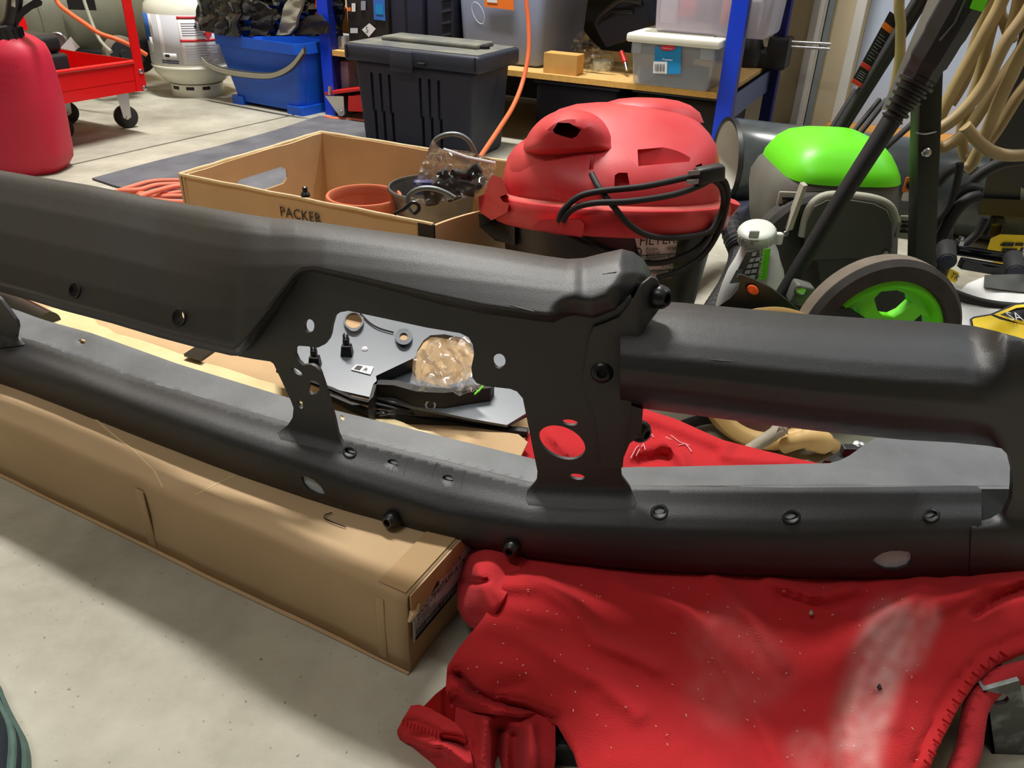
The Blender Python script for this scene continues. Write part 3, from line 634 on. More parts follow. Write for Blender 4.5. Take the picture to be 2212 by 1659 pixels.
# ---- grey moulded part seen through the bumper window
def zp(y): return .108+(925-y)*.00016
gp = thing('moulded_grey_panel', 'grey moulded plastic panel with round holes and clips behind the bumper window', 'car part', oz(900, 900, .1))
gm = lambda x, y: np.array([oz(a, b_, zp(b_)) for a, b_ in zip(x, y)])
gback = lambda P, x, y: P-np.array([0, -.001, .004])
obj('panel', sheet([(600, 690), (690, 640), (760, 640), (860, 670), (1040, 700), (1120, 740), (1150, 880), (1136, 893), (1095, 918), (1020, 905), (900, 880), (800, 858), (720, 840), (600, 800)], [ell(764, 692, 18, 17), ell(872, 727, 9, 8), [(915, 735), (930, 724), (960, 722), (1000, 730), (1020, 745), (1030, 790), (1010, 820), (960, 835), (900, 820), (893, 790), (902, 755)]], 12., gm, gback), 'grey_plastic', gp, 40)
def ringpx(nm, cx, cy, r0, r1, m_, up=.003):
    R = []
    for k, dz in ((r0, 0), (r0, up), (r1, up), (r1, -.001)):
        R.append([oz(x, y, zp(cy)+dz) for x, y in ell(cx, cy, k, k*.92, 0, 24)])
    obj(nm, MB().loft(R, cap=False), m_, gp)
ringpx('hole_boss', 764, 692, 18, 22, 'grey_plastic'); ringpx('hole_boss', 872, 727, 9, 19, 'grey_plastic')
obj('rivet', MB().lathe([(.004, 0), (.004, .0015), (.002, .003), (0, .003)], oz(788, 755, zp(755)), (0, -.4, .9), 16), 'label_white', gp)
obj('wire', MB().tube(spline([oz(778, 676, zp(676)+.002), oz(800, 698, zp(698)+.002), oz(822, 710, zp(710)+.002), oz(850, 718, zp(718)+.002)], 5), .0012, 6), 'ink', gp)
for cx, cy in ((750, 765), (681, 790)):
    p = oz(cx, cy, zp(cy)); c = obj('clip', MB().box(p+np.array([0, 0, .006]), (.012, .010, .016), ((1, 0, 0), (0, 1, 0), (0, 0, 1)), .001, 1, taper=(1.3, 1.3)), 'bolt_black', gp, 0)
    obj('clip_head', MB().box(p+np.array([0, 0, .019]), (.008, .007, .008), ((1, 0, 0), (0, 1, 0), (0, 0, 1)), .001, 1), 'bolt_black', c, 0)
    for s_ in (-1, 1): obj('clip_prong', MB().box(p+np.array([s_*.0022, 0, .0255]), (.002, .006, .007), ((1, 0, 0), (0, 1, 0), (0, 0, 1))), 'bolt_black', c, 0)
sl = [oz(758, 800, zp(800)), oz(800, 811, zp(811)), oz(808, 794, zp(794)), oz(770, 789, zp(789))]
sk = card('sticker', sl, 'label_white', gp, lift=.001); subcard('sticker_print', sl, .1, .15, .42, .85, 'ink', sk); text('sticker_text', 'R', .007, bil(sl, .55, .2), sl[1]-sl[0], sl[3]-sl[0], 'ink', sk, lift=.002)
# raised dark end housing with two bolt holes
def gz(x, y, z): return oz(x, y, z)
hs = MB(); top = [(806, 828), (850, 830), (900, 845), (960, 848), (1030, 842), (1080, 838)]
R = []
for x, y in [(795, 868), (806, 830), (850, 832), (900, 846), (960, 849), (1020, 842), (1060, 838)]:
    p = oz(x, y, .135); R.append([p, p+np.array([.004, .012, 0]), p+np.array([.004, .012, -.032]), p+np.array([0, -.004, -.032])])
obj('end_housing', MB().loft(R), 'black_plastic', gp, 40)
for cx, cy in ((836, 851), (931, 871)): obj('bolt_hole', MB().lathe([(.0065, 0), (.0065, .002), (.0045, .002), (.0045, -.002), (0, -.002)], oz(cx, cy, .118)+np.array([0, -.004, 0]), (0, -1, .35), 20), 'label_grey' if cx > 900 else 'bolt_black', gp)
obj('side_wall', MB().prism([oz(812, 812, .140), oz(890, 775, .150), oz(890, 800, .130), oz(815, 830, .125)], (.004, .006, -.003)), 'black_plastic', gp, 0)
obj('front_lip', MB().tube([oz(x, y, z) for x, y, z in [(600, 800, .13), (716, 842, .125), (760, 862, .118), (860, 885, .108), (960, 902, .100), (1090, 920, .100), (1136, 895, .108)]], .0035, 8), 'bolt_black', gp)
obj('lower_rail', MB().tube([oz(x, y, z) for x, y, z in [(700, 850, .112), (800, 893, .102), (900, 908, .095), (1020, 922, .094), (1140, 935, .096)]], .0062, 8), 'black_plastic', gp)
# clear polybag over the square hole: crumpled skin
def bagmesh(ol, zf, amp, step, th=.0008, seed=0, sc=55.):
    def f(x, y):
        out = []
        for a, b_ in zip(x, y):
            p = oz(a, b_, zf(a, b_)); k = noise.noise(Vector((a/sc+seed, b_/sc, seed)))+.6*noise.noise(Vector((a/sc*2.3, b_/sc*2.3, seed+4))); k = abs(k)*2-.5
            out.append(p+np.array([0, -.4, 1.])*k*amp)
        return np.array(out)
    return sheet(ol, [], step, f, lambda P, x, y: P-np.array([0, -.3, 1.])*th)
bg1 = [(893, 775), (905, 755), (940, 742), (975, 728), (1006, 724), (1022, 740), (1026, 770), (1020, 800), (1030, 825), (1045, 833), (1022, 852), (985, 848), (950, 845), (900, 838), (886, 830), (890, 800)]
pb = thing('clear_polybag', 'crumpled clear plastic bag with green seal lying on grey moulded panel', 'plastic bag', oz(960, 840, .14))
obj('bag_skin', bagmesh(bg1, lambda x, y: zp(y)+.022, .010, 7.), 'clear_bag2', pb, 25)
obj('green_seal', MB().tube([oz(1025, 852, .150), oz(1036, 842, .150), oz(1045, 832, .150)], .0012, 6), 'green', pb)
pb2 = thing('small_polybag', 'small flat clear plastic bag under the grey moulded panel edge', 'plastic bag', oz(860, 895, .1))
obj('bag_skin', bagmesh([(818, 890), (830, 878), (860, 880), (890, 888), (885, 898), (850, 896), (820, 897)], lambda x, y: .112, .004, 6., seed=3), 'clear_bag2', pb2, 25)
# ================================================================ red sweatshirt and what it hangs on
def tps(ctrl):
    A = np.array(ctrl, float); X = A[:, :2]/400.; n = len(X)
    def k(d2): return np.where(d2 > 1e-12, d2*np.log(d2+1e-12), 0)
    K = k(((X[:, None]-X[None])**2).sum(-1))+np.eye(n)*1e-3; Pm = np.c_[np.ones(n), X]
    w = np.linalg.solve(np.block([[K, Pm], [Pm.T, np.zeros((3, 3))]]), np.r_[A[:, 2], 0, 0, 0])
    def f(x, y):
        Q = np.stack([x, y], -1)/400.; return k(((Q[:, None]-X[None])**2).sum(-1)) @ w[:n]+np.c_[np.ones(len(Q)), Q] @ w[n:]
    return f
def ozv(x, y, z):
    D = FW+RT*((x-IW/2)/FOC)[:, None]-UP*((y-IH/2)/FOC)[:, None]; return CP+D*((z-CP[2])/D[:, 2])[:, None]
def clothsheet(ol, zf, folds, step, th=.004, wr=.0012):
    def f(x, y):
        z = zf(x, y)
        for line, amp, w in folds: z = z+1.25*amp*np.exp(-(pdist(x, y, line)/w)**2)
        z = z+np.array([noise.noise(Vector((a/60., b_/60., 1.7)))*wr+noise.noise(Vector((a/22., b_/22., 4.)))*wr*.35 for a, b_ in zip(x, y)])
        return ozv(x, y, z)
    return sheet(ol, [], step, f, lambda P, x, y: P-np.array([0, 0, th]))
# material mixed to a paler pink in patches (vertex mask)
m = mat('cloth_pale', S(184, 44, 48), .95, var=.07, vscale=6, bump=.35, bscale=700, spec=.08, sheen=.04)
nt = m.node_tree; b = nt.nodes['Principled BSDF']; at = nt.nodes.new('ShaderNodeAttribute'); at.attribute_name = 'pale_mask'
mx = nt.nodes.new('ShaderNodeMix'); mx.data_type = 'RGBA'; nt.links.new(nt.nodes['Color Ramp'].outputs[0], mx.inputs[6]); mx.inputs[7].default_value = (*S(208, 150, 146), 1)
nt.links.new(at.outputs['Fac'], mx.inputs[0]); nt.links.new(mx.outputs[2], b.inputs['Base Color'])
def pale_mask(o, patches):
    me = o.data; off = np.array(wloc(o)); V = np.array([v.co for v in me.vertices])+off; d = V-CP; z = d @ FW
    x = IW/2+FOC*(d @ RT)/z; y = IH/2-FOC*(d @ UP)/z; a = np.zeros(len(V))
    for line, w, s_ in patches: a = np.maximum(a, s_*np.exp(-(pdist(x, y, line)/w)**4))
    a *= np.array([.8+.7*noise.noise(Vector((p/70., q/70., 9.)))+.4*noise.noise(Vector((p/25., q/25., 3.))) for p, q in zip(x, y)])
    at_ = me.attributes.new('pale_mask', 'FLOAT', 'POINT'); at_.data.foreach_set('value', np.clip(a, 0, 1).astype(np.float32))
sw = thing('red_sweatshirt', 'old red sweatshirt spread as padding beneath the right of bumper', 'cloth', oz(1500, 1400, .0))
OLM = [(1108, 1150), (1096, 1060), (1092, 984), (1118, 972), (1140, 940), (1160, 905), (1210, 890), (1300, 874), (1395, 884), (1460, 905), (1560, 950), (1650, 973), (1720, 990), (1792, 1006), (1900, 1020), (2050, 1040), (2212, 1050), (2330, 1060), (2340, 1380), (2270, 1392), (2212, 1406), (2160, 1428), (2110, 1470), (2075, 1520), (2050, 1570), (2022, 1622), (1990, 1720), (1600, 1720), (1270, 1720), (1240, 1620), (1205, 1560), (1165, 1540), (1120, 1542), (1060, 1534), (1010, 1528), (993, 1534), (972, 1512), (963, 1480), (966, 1440), (990, 1400), (1040, 1340), (1078, 1280), (1112, 1205)]
zf = tps([(1130, 960, .090), (1300, 900, .098), (1450, 950, .096), (1600, 980, .092), (1800, 1010, .088), (2212, 1050, .085), (1120, 1100, .088), (1400, 1100, .090), (1800, 1130, .088), (2250, 1150, .088),
          (1120, 1215, .086), (1300, 1230, .088), (1500, 1245, .090), (1700, 1255, .090), (1900, 1258, .091), (2080, 1250, .095), (2212, 1235, .100), (2320, 1240, .100),
          (1085, 1290, .084), (1040, 1350, .080), (975, 1440, .066), (966, 1490, .046), (995, 1528, .034), (1060, 1530, .050), (1160, 1536, .058), (1220, 1600, .060), (1265, 1710, .060),
          (1150, 1380, .088), (1300, 1340, .086), (1080, 1440, .082), (1250, 1470, .086), (1400, 1590, .080), (1550, 1700, .072), (1450, 1400, .076), (1600, 1480, .060), (1700, 1600, .052), (1650, 1370, .070), (1780, 1370, .070),
          (1800, 1500, .060), (1790, 1680, .056), (1900, 1400, .082), (1890, 1560, .080), (1880, 1690, .078), (2010, 1300, .092), (2000, 1440, .088), (2050, 1520, .078), (2100, 1400, .092), (2212, 1330, .100), (2180, 1410, .088), (2000, 1690, .066)])
folds = [([(1090, 1262), (1170, 1262), (1240, 1310), (1290, 1385), (1350, 1405), (1420, 1440)], .0075, 22), ([(1060, 1352), (1130, 1370), (1200, 1420), (1300, 1470), (1380, 1540)], .005, 24),
         ([(990, 1455), (1020, 1490), (1062, 1512), (1130, 1525), (1195, 1550)], -.013, 11), ([(965, 1495), (985, 1480), (1020, 1512), (1080, 1530)], .006, 12), ([(1075, 1485), (1130, 1472)], -.004, 12),
         ([(1340, 1260), (1480, 1330), (1560, 1430), (1640, 1560), (1700, 1680)], .005, 20), ([(1540, 1250), (1620, 1330), (1690, 1440)], .004, 18), ([(1660, 1255), (1760, 1290), (1840, 1270)], .0045, 13), ([(1690, 1290), (1790, 1320), (1880, 1290)], -.004, 14),
         ([(1990, 1270), (1920, 1350), (1860, 1440), (1835, 1560), (1830, 1700)], .008, 30), ([(2060, 1250), (2000, 1330), (1960, 1430), (1930, 1560)], .003, 24), ([(2212, 1270), (2150, 1300), (2110, 1330)], -.009, 13), ([(2212, 1250), (2120, 1262), (2040, 1310)], .007, 20),
         ([(2212, 1395), (2140, 1425), (2090, 1478), (2050, 1550), (2005, 1650)], .004, 16), ([(2212, 1370), (2120, 1410), (2060, 1475), (2020, 1545), (1975, 1650)], -.0025, 7),
         ([(1400, 900), (1480, 930), (1570, 965)], .006, 14), ([(1440, 960), (1470, 990), (1480, 1012)], .008, 12), ([(1380, 1000), (1440, 985)], -.010, 16), ([(1560, 985), (1700, 1000)], .004, 10), ([(1190, 940), (1230, 985)], .006, 10)]
c1 = obj('body_fabric', clothsheet(OLM, zf, folds, 10., .005), 'cloth_pale', sw, 70)
pale_mask(c1, [([(1935, 1350), (1890, 1450), (1860, 1560), (1840, 1680)], 58, .85), ([(2000, 1330), (1960, 1420)], 34, .6), ([(1560, 1380), (1640, 1440), (1560, 1500)], 80, .14), ([(1800, 1640), (1740, 1620)], 45, .3)])
# hem bands at the right with rib stitching
def band(pts, w, z, m_, nm='hem_band'):
    R = []
    for (x, y), zz in zip(pts, z):
        p = oz(x, y, zz); R.append(p)
    return obj(nm, MB().tube(spline(R, 5), w, 12), m_, sw, 70)
h2 = band([(2320, 1440), (2212, 1452), (2150, 1475), (2112, 1520), (2100, 1570), (2092, 1620), (2060, 1700)], .0095, [.082, .080, .076, .068, .060, .05, .04], 'cloth_red')
for (x0, y0, x1, y1) in [(x, y, x+16, y+10) for x, y in [(2160, 1408), (2138, 1420), (2118, 1436), (2100, 1452), (2084, 1470), (2070, 1490), (2058, 1510), (2046, 1532), (2036, 1553), (2026, 1575), (2016, 1597), (2006, 1620), (1996, 1642)]]:
    zz = float(zf(np.array([x0]), np.array([y0]))[0]); obj('rib_stitch', MB().tube([oz(x0, y0, zz+.006), oz(x1, y1, zz+.007)], .0011, 6), 'cloth_dark', sw)
# lump of the other sleeve against the carton
zl = tps([(1030, 1185, .082), (1005, 1200, .062), (990, 1250, .05), (987, 1300, .046), (1015, 1345, .05), (1060, 1320, .085), (1045, 1250, .094), (1030, 1220, .090), (1030, 1290, .082), (1120, 1200, .088), (1090, 1250, .088)])
obj('sleeve_lump', clothsheet([(1035, 1170), (1005, 1195), (993, 1225), (987, 1270), (988, 1305), (1000, 1328), (1018, 1346), (1035, 1352), (1060, 1330), (1090, 1290), (1135, 1205), (1110, 1170)], zl, [([(1000, 1256), (1030, 1258), (1050, 1255)], -.008, 6), ([(1020, 1215), (1045, 1270), (1065, 1310)], .004, 14)], 7., .006), 'cloth_red', sw, 70)
# dark hanging folds under the near left corner
zh = tps([(985, 1545, .030), (1080, 1560, .036), (1170, 1560, .040), (1190, 1720, .004), (1090, 1720, .002), (1010, 1700, .002), (1000, 1620, .018), (1100, 1630, .028), (1180, 1630, .034)])
obj('hanging_folds', clothsheet([(972, 1500), (1010, 1496), (1060, 1500), (1120, 1506), (1170, 1510), (1200, 1560), (1200, 1640), (1185, 1730), (1012, 1730), (1020, 1650), (1000, 1600), (975, 1570)], zh, [([(1050, 1560), (1045, 1640), (1050, 1700)], .012, 12), ([(1080, 1575), (1075, 1650), (1085, 1720)], -.02, 14), ([(1110, 1590), (1110, 1700)], -.014, 14), ([(1145, 1570), (1150, 1700)], .010, 14), ([(1015, 1600), (1030, 1700)], .006, 10)], 7., .004, .001), 'cloth_red', sw, 70)
zc = tps([(860, 1578, .010), (890, 1524, .030), (955, 1543, .036), (975, 1565, .036), (940, 1600, .030), (1000, 1625, .030), (1020, 1660, .022), (985, 1700, .004), (930, 1640, .004), (885, 1600, .004), (910, 1560, .030)])
obj('cuff', clothsheet([(858, 1577), (872, 1550), (888, 1524), (905, 1522), (930, 1530), (962, 1548), (985, 1562), (1000, 1580), (1015, 1615), (1024, 1660), (1015, 1720), (985, 1705), (960, 1672), (925, 1634), (885, 1600), (864, 1590)], zc, [([(868, 1556), (900, 1556), (950, 1580)], -.003, 5), ([(880, 1590), (940, 1612), (960, 1608)], .007, 9), ([(960, 1596), (985, 1600), (1010, 1612)], -.016, 9), ([(970, 1620), (1010, 1650)], .007, 12)], 6., .006, .001), 'cloth_red', sw, 70)
for k in range(11):
    t = k/10.; x = 873+78*t; y = 1556+26*t; obj('rib_stitch', MB().tube([oz(x, y, .037), oz(x-3, y+13, .034)], .0009, 6), 'cloth_dark', sw)
obj('inner_sleeve', clothsheet([(915, 1526), (940, 1500), (965, 1480), (985, 1520), (980, 1560), (955, 1545)], tps([(915, 1526, .03), (965, 1480, .04), (985, 1550, .03), (950, 1530, .03), (940, 1500, .03)]), [([(950, 1495), (950, 1545)], .005, 8)], 6., .004), 'cloth_dark', sw, 70)
# screen print on the back of the shirt
for a in ([(1449, 940), (1468, 955), (1490, 962)], [(1466, 962), (1480, 958), (1486, 965)], [(1484, 962), (1490, 970), (1494, 976)], [(1438, 944), (1450, 950)], [(1400, 946), (1408, 938), (1412, 945)], [(1386, 966), (1390, 958), (1394, 972)], [(1374, 985), (1382, 970)], [(1362, 990), (1374, 968), (1380, 962)]):
    P = []
    for x, y in dens(a, 5, False):
        z = float(zf(np.array([x]), np.array([y]))[0])+sum(am*math.exp(-(float(pdist(np.array([x]), np.array([y]), ln)[0])/w)**2) for ln, am, w in folds); P.append(oz(x, y, z+.0016))
    obj('screen_print', MB().tube(P, .0006, 6), 'chalk', sw)
# lint on the cloth
random.seed(11); lm = MB()
for _ in range(110):
    x = random.uniform(1000, 2000); y = random.uniform(1260, 1650)
    if not inpoly(np.array([x]), np.array([y]), OLM)[0]: continue
    z = float(zf(np.array([x]), np.array([y]))[0])+sum(am*math.exp(-(float(pdist(np.array([x]), np.array([y]), ln)[0])/w)**2) for ln, am, w in folds)
    p = oz(x, y, z+.0022); a = random.uniform(0, 6.3); l = random.uniform(.0003, .0011); d = np.array([math.cos(a), math.sin(a), .1])*l; lm.tube([p-d, p+d], .00024, 5)
obj('lint_specks', lm, 'dust', sw, 0, kind='stuff')
for x, y, m_ in ((1846, 1456, 'leaf'), (1752, 1325, 'stick'), (1900, 1486, 'ink')):
    z = float(zf(np.array([x]), np.array([y]))[0]); p = oz(x, y, z+.004); obj('plant_scrap', MB().tube([p+np.array([-.001, -.002, 0]), p, p+np.array([.001, .003, .001])], [.0008, .0022, .0006], 6), m_, sw)
# low stand under the cloth: black deck and a galvanised perforated leg
sd = thing('low_stand', 'low black stand with perforated galvanised leg under the red sweatshirt', 'stand', oz(2160, 1640))
obj('deck', MB().box(np.array([.24, .60, .045]), (.42, .22, .03), ((1, 0, 0), (0, 1, 0), (0, 0, 1)), .004), 'black_plastic', sd, 0)
lg = obj('leg', MB().prism([oy(2124, 1492, .452), oy(2202, 1470, .452), oy(2248, 1700, .452), oy(2152, 1700, .452)], (0, .004, 0)), 'galvanised', sd, 0)
cut(lg, [MB().prism([oy(x, y, .445) for x, y in ell(2168, 1526, 21, 12, 0, 24)], (0, .02, 0))])
obj('leg_flange', MB().prism([oy(2124, 1492, .452), oy(2152, 1700, .452), oy(2152, 1700, .452)+np.array([0, .03, 0]), oy(2124, 1492, .452)+np.array([0, .03, 0])], (.003, 0, 0)), 'galvanised', sd, 0)
for sx in (.06, .42):
    obj('leg', MB().box(np.array([sx, .66, .015]), (.03, .03, .03), ((1, 0, 0), (0, 1, 0), (0, 0, 1)), .002), 'black_plastic', sd, 0)
obj('cross_bar', MB().box(np.array([.13, .44, .013]), (.18, .03, .026), ((1, 0, 0), (0, 1, 0), (0, 0, 1)), .003), 'black_plastic', sd, 0)
# ---- shoe at the lower left corner
sh = thing('shoe', 'dark navy shoe with grey green trim at lower left corner', 'shoe', oz(-10, 1640))
S0 = oz(0, 1484)
soutl = [(-.060, .004), (-.020, .010), (0, 0), (.010, -.016), (.019, -.034), (.027, -.052), (.031, -.070), (.033, -.10), (.030, -.16), (-.06, -.16)]
sol = spline([oz(x, y) for x, y in [(-70, 1462), (-20, 1470), (2, 1492), (12, 1516), (26, 1548), (44, 1582), (58, 1610), (66, 1645), (66, 1690), (60, 1760)]], 4)
inn = np.array([-.045, -.06, 0])+S0
def shr(k, z): return [np.array([inn[0]+(p[0]-inn[0])*k, inn[1]+(p[1]-inn[1])*(k*.5+.5), z]) for p in sol]+[np.array([S0[0]-.09, sol[-1][1], z]), np.array([S0[0]-.09, S0[1]+.01*k, z])]
obj('sole', MB().loft([shr(1., .001), shr(1.02, .006), shr(1.0, .014)]), 'shoe_green', sh, 40)
obj('upper', MB().loft([shr(.97, .012), shr(.95, .022), shr(.88, .034), shr(.76, .045), shr(.6, .052), shr(.3, .058)]), 'shoe', sh, 60)
obj('stitched_trim', MB().tube([p+np.array([-.007, -.002, .027]) for p in sol], .0035, 8), 'shoe_green', sh)
for k in (9, 14): obj('eyelet', MB().lathe([(.0045, 0), (.0045, .002), (.0025, .002), (.0025, 0)], sol[k]+np.array([-.014, -.004, .033]), (.4, .1, 1), 16), 'shoe_green', sh)
# ================================================================ open carton with pots
pk = thing('open_carton', 'open tan cardboard carton printed PACKER standing behind the bumper', 'box', G(-.87, 1.2, 0))
pa = UV(oz(388, 378, .22)); pb_ = UV(oz(925, 484, .22)); pc_ = UV(oz(688, 286, .22))
u0, u1, v0, v1, ph = pa[0], pb_[0]+.01, pa[1], pc_[1], .22
def wallsheet(name, a, b_, holes=(), dent=0., seed=0, amp=.004):
    """standing cardboard wall from a to b_ (u,v), top edge slightly ragged"""
    L_ = math.hypot(b_[0]-a[0], b_[1]-a[1]); nrm_ = np.array([-(b_[1]-a[1]), b_[0]-a[0]])/L_
    def f(x, y):
        out = []
        for s_, z in zip(x, y):
            t = s_/L_; w = noise.noise(Vector((s_*6+seed, z*6, seed)))*amp*(z/ph)+dent*math.exp(-((t-.35)/.25)**2)*(z/ph)**2
            out.append(G(a[0]+(b_[0]-a[0])*t+nrm_[0]*w, a[1]+(b_[1]-a[1])*t+nrm_[1]*w, z))
        return np.array(out)
    top = [(s_, ph+noise.noise(Vector((s_*14, seed, 3.)))*.0025) for s_ in np.linspace(L_, 0, 24)]
    n3 = np.array([GU*nrm_[0]+GV*nrm_[1]])[0]
    mb_ = sheet([(0, 0), (L_, 0)]+top, holes, .03, f, lambda P, x, y: P+n3*.005)
    return obj(name, mb_, 'card', pk, 30)
wallsheet('front_wall', (u0, v0), (u1, v0), seed=1)
hx = v1-v0
wl = wallsheet('left_wall', (u0+.004, v1), (u0+.004, v0), [[(hx*.36, .145), (hx*.66, .145), (hx*.70, .155), (hx*.70, .17), (hx*.66, .18), (hx*.36, .18), (hx*.32, .17), (hx*.32, .155)]], seed=2)
wallsheet('back_wall', (u1, v1), (u0, v1), seed=3)
wallsheet('right_wall', (u1, v0), (u1+.02, v1), dent=-.035, seed=4, amp=.014)
obj('bottom_panel', MB().box(G((u0+u1)/2, (v0+v1)/2, .004), (u1-u0-.012, v1-v0-.012, .006)), 'card', pk, 0)
for nm, a, b_ in (('rim_edge', (u0, v0), (u1, v0)), ('rim_edge', (u0, v0), (u0, v1)), ('rim_edge', (u0, v1), (u1, v1))):
    P = [G(a[0]+(b_[0]-a[0])*t, a[1]+(b_[1]-a[1])*t, ph+.001+noise.noise(Vector((t*9, a[0], b_[1])))*.0012) for t in np.linspace(0, 1, 30)]; obj(nm, MB().tube(P, .0032, 8), 'card_edge', pk)
obj('corner_tape', MB().box(G(u1-.012, v0-.001, ph*.5+.012), (.03, .004, ph-.02), bev=.001), 'black_gloss', pk, 0)
obj('corner_fold', MB().tube([G(u0+.001, v0-.001, .01), G(u0+.001, v0-.001, ph-.002)], .0022, 8), 'card_edge', pk)
pt = ov(607, 466, v0); text('printed_word', 'PACKER', .0175, pt, ov(672, 478, v0)-pt, (0, 0, 1), 'ink', pk, lift=.002, squeeze=.97)
obj('printed_line', MB().tube([ov(687, 477, v0)-GV*.001, ov(690, 486, v0)-GV*.001], .0008, 6), 'ink', pk)
# ---- terracotta pot and zinc pail inside the carton
def at_v(px, py, z): return oz(px, py, z)
def pot(name, label, cat, cx, cy, zt, r, h, m_, th, rimh, tap=.72):
    c = at_v(cx, cy, zt); c = np.array([c[0], c[1], zt-h])
    t = thing(name, label, cat, c)
    obj('body', MB().lathe([(0, 0), (r*tap, 0), (r*.97, h-rimh), (r-th, h-rimh), (r*tap-th, th), (0, th)], c, n=48), m_, t, 40)
    obj('rim', MB().lathe([(r*.97, h-rimh), (r*1.03, h-rimh), (r*1.03, h-.002), (r*1.01, h), (r-th*.6, h), (r-th, h-.004), (r-th, h-rimh)], c, n=48, cap=False), m_, t, 40)
    return t, c
pot('terracotta_pot', 'round terracotta flower pot inside the open carton', 'flower pot', 786, 420, .165, .070, .14, 'terracotta', .006, .02)
pl, pcn = pot('zinc_pail', 'galvanised metal pail with ring handles inside the open carton', 'pail', 935, 402, .185, .083, .155, 'zinc_bucket', .002, .006)
def hoop(pts, r=.0042): obj('ring_handle', MB().tube(spline(pts, 6), r, 10), 'zinc_bucket', pl)
hoop([oy(930, 326, 1.40), oy(940, 303, 1.40), oy(963, 291, 1.40), oy(990, 291, 1.40), oy(1012, 304, 1.40), oy(1026, 330, 1.40), oy(1030, 345, 1.40)])
hoop([oy(894, 462, 1.15), oy(880, 442, 1.15), oy(884, 422, 1.15), oy(906, 408, 1.15), oy(935, 407, 1.15), oy(962, 416, 1.15), oy(982, 428, 1.15)], .0038)
hook = thing('wire_hook', 'small black wire hook poking out at carton front rim', 'hook', oy(893, 460, 1.12))
obj('bent_wire', MB().tube(spline([oy(852, 462, 1.10), oy(872, 452, 1.10), oy(890, 438, 1.10), oy(903, 442, 1.10), oy(904, 454, 1.10), oy(894, 462, 1.10)], 5), .0028, 8), 'bolt_black', hook)
obj('metal_stud', MB().lathe([(.007, 0), (.007, .004), (.004, .007), (.004, .014), (0, .016)], oy(660, 424, 1.17), (0, 0, 1), 14), 'bolt_black', None, 40, 'small black metal stud standing inside carton beside flower pot', 'stud')
# ---- zip bag standing in the pail with dark parts
zb = thing('zip_bag', 'clear zip bag of dark parts standing in the zinc pail', 'plastic bag', pcn+np.array([0, 0, .05]))
zy = lambda y: 1.30-.0004*(y-300)
def zipf(x, y):
    out = []
    for a, b_ in zip(x, y):
        k = abs(noise.noise(Vector((a/30., b_/30., 2.))))*.018+.4*noise.noise(Vector((a/12., b_/14., 6.)))*.008; out.append(oy(a, b_, zy(b_)-k))
    return np.array(out)
zpoly = [(934, 302), (945, 318), (958, 322), (1010, 326), (1070, 346), (1072, 362), (1064, 380), (1052, 412), (1030, 418), (990, 426), (940, 440), (895, 440), (890, 420), (905, 372), (922, 330)]
obj('bag_front', sheet(zpoly, [], 7., zipf, lambda P, x, y: P+np.array([0, .0008, 0])), 'clear_bag2', zb, 25)
obj('bag_back', sheet(zpoly, [], 12., lambda x, y: np.array([oy(a, b_, zy(b_)+.03) for a, b_ in zip(x, y)]), lambda P, x, y: P+np.array([0, .0008, 0])), 'clear_bag', zb, 25)
obj('zip_strip', MB().tube([oy(958, 322, zy(322)-.004), oy(1010, 340, zy(340)-.004), oy(1070, 352, zy(352)-.004)], .0022, 6), 'label_white', zb)
obj('bag_fold', MB().prism([oy(934, 302, 1.285), oy(952, 324, 1.285), oy(958, 336, 1.285), oy(926, 330, 1.285)], (0, .002, 0)), 'clear_bag2', zb, 0)
random.seed(5)
for i, (x, y, r_) in enumerate([(915, 405, .016), (945, 412, .018), (975, 408, .018), (1005, 405, .017), (1030, 395, .015), (960, 385, .014), (990, 380, .014), (1022, 372, .014), (930, 425, .014)]):
    p = oy(x, y, zy(y)+.016); obj('dark_part', MB().box(p, (r_*2, r_*1.1, r_*1.4), ((math.cos(i), 0, math.sin(i)), (0, 1, 0), (-math.sin(i), 0, math.cos(i))), .003), 'black_plastic' if i != 0 else 'purple_blue', zb, 40)
# ================================================================ shop vacuum
VC = np.array([.140, 1.205, 0.])
def cyl(px, py, R_, c=VC):
    d = ray(px, py); o = CP-c; a = d[0]**2+d[1]**2; bq = 2*(o[0]*d[0]+o[1]*d[1]); cq = o[0]**2+o[1]**2-R_*R_; D = bq*bq-4*a*cq
    t = (-bq-math.sqrt(max(D, 0)))/(2*a); return CP+d*t
vc = thing('shop_vacuum', 'red and black shop vacuum with wrapped power cord behind the bumper', 'vacuum', VC)
RR = .181
obj('tank', MB().lathe([(0, .012), (.136, .012), (.142, .03), (.152, .12), (.160, .19), (.164, .266), (.150, .266)], VC, n=64), 'vac_black', vc, 40)
for a in (35, 145, 215, 325):
    p = VC+np.array([math.cos(math.radians(a)), math.sin(math.radians(a)), 0])*.13; obj('caster', MB().lathe([(.014, -.008), (.016, 0), (.014, .008)], p+np.array([0, 0, .016]), (math.sin(math.radians(a)), -math.cos(math.radians(a)), 0), 18), 'black_rubber', vc)
obj('lid_rim', MB().lathe([(.160, .208), (RR-.004, .206), (RR, .212), (RR+.003, .238), (RR, .246), (RR-.012, .250), (.160, .250)], VC, n=72, cap=False), 'vac_red', vc, 40)
obj('rim_dust', MB().lathe([(RR-.002, .2462), (RR-.012, .2512), (.158, .2515)], VC, n=72, cap=False), 'vac_dust', vc, 40)
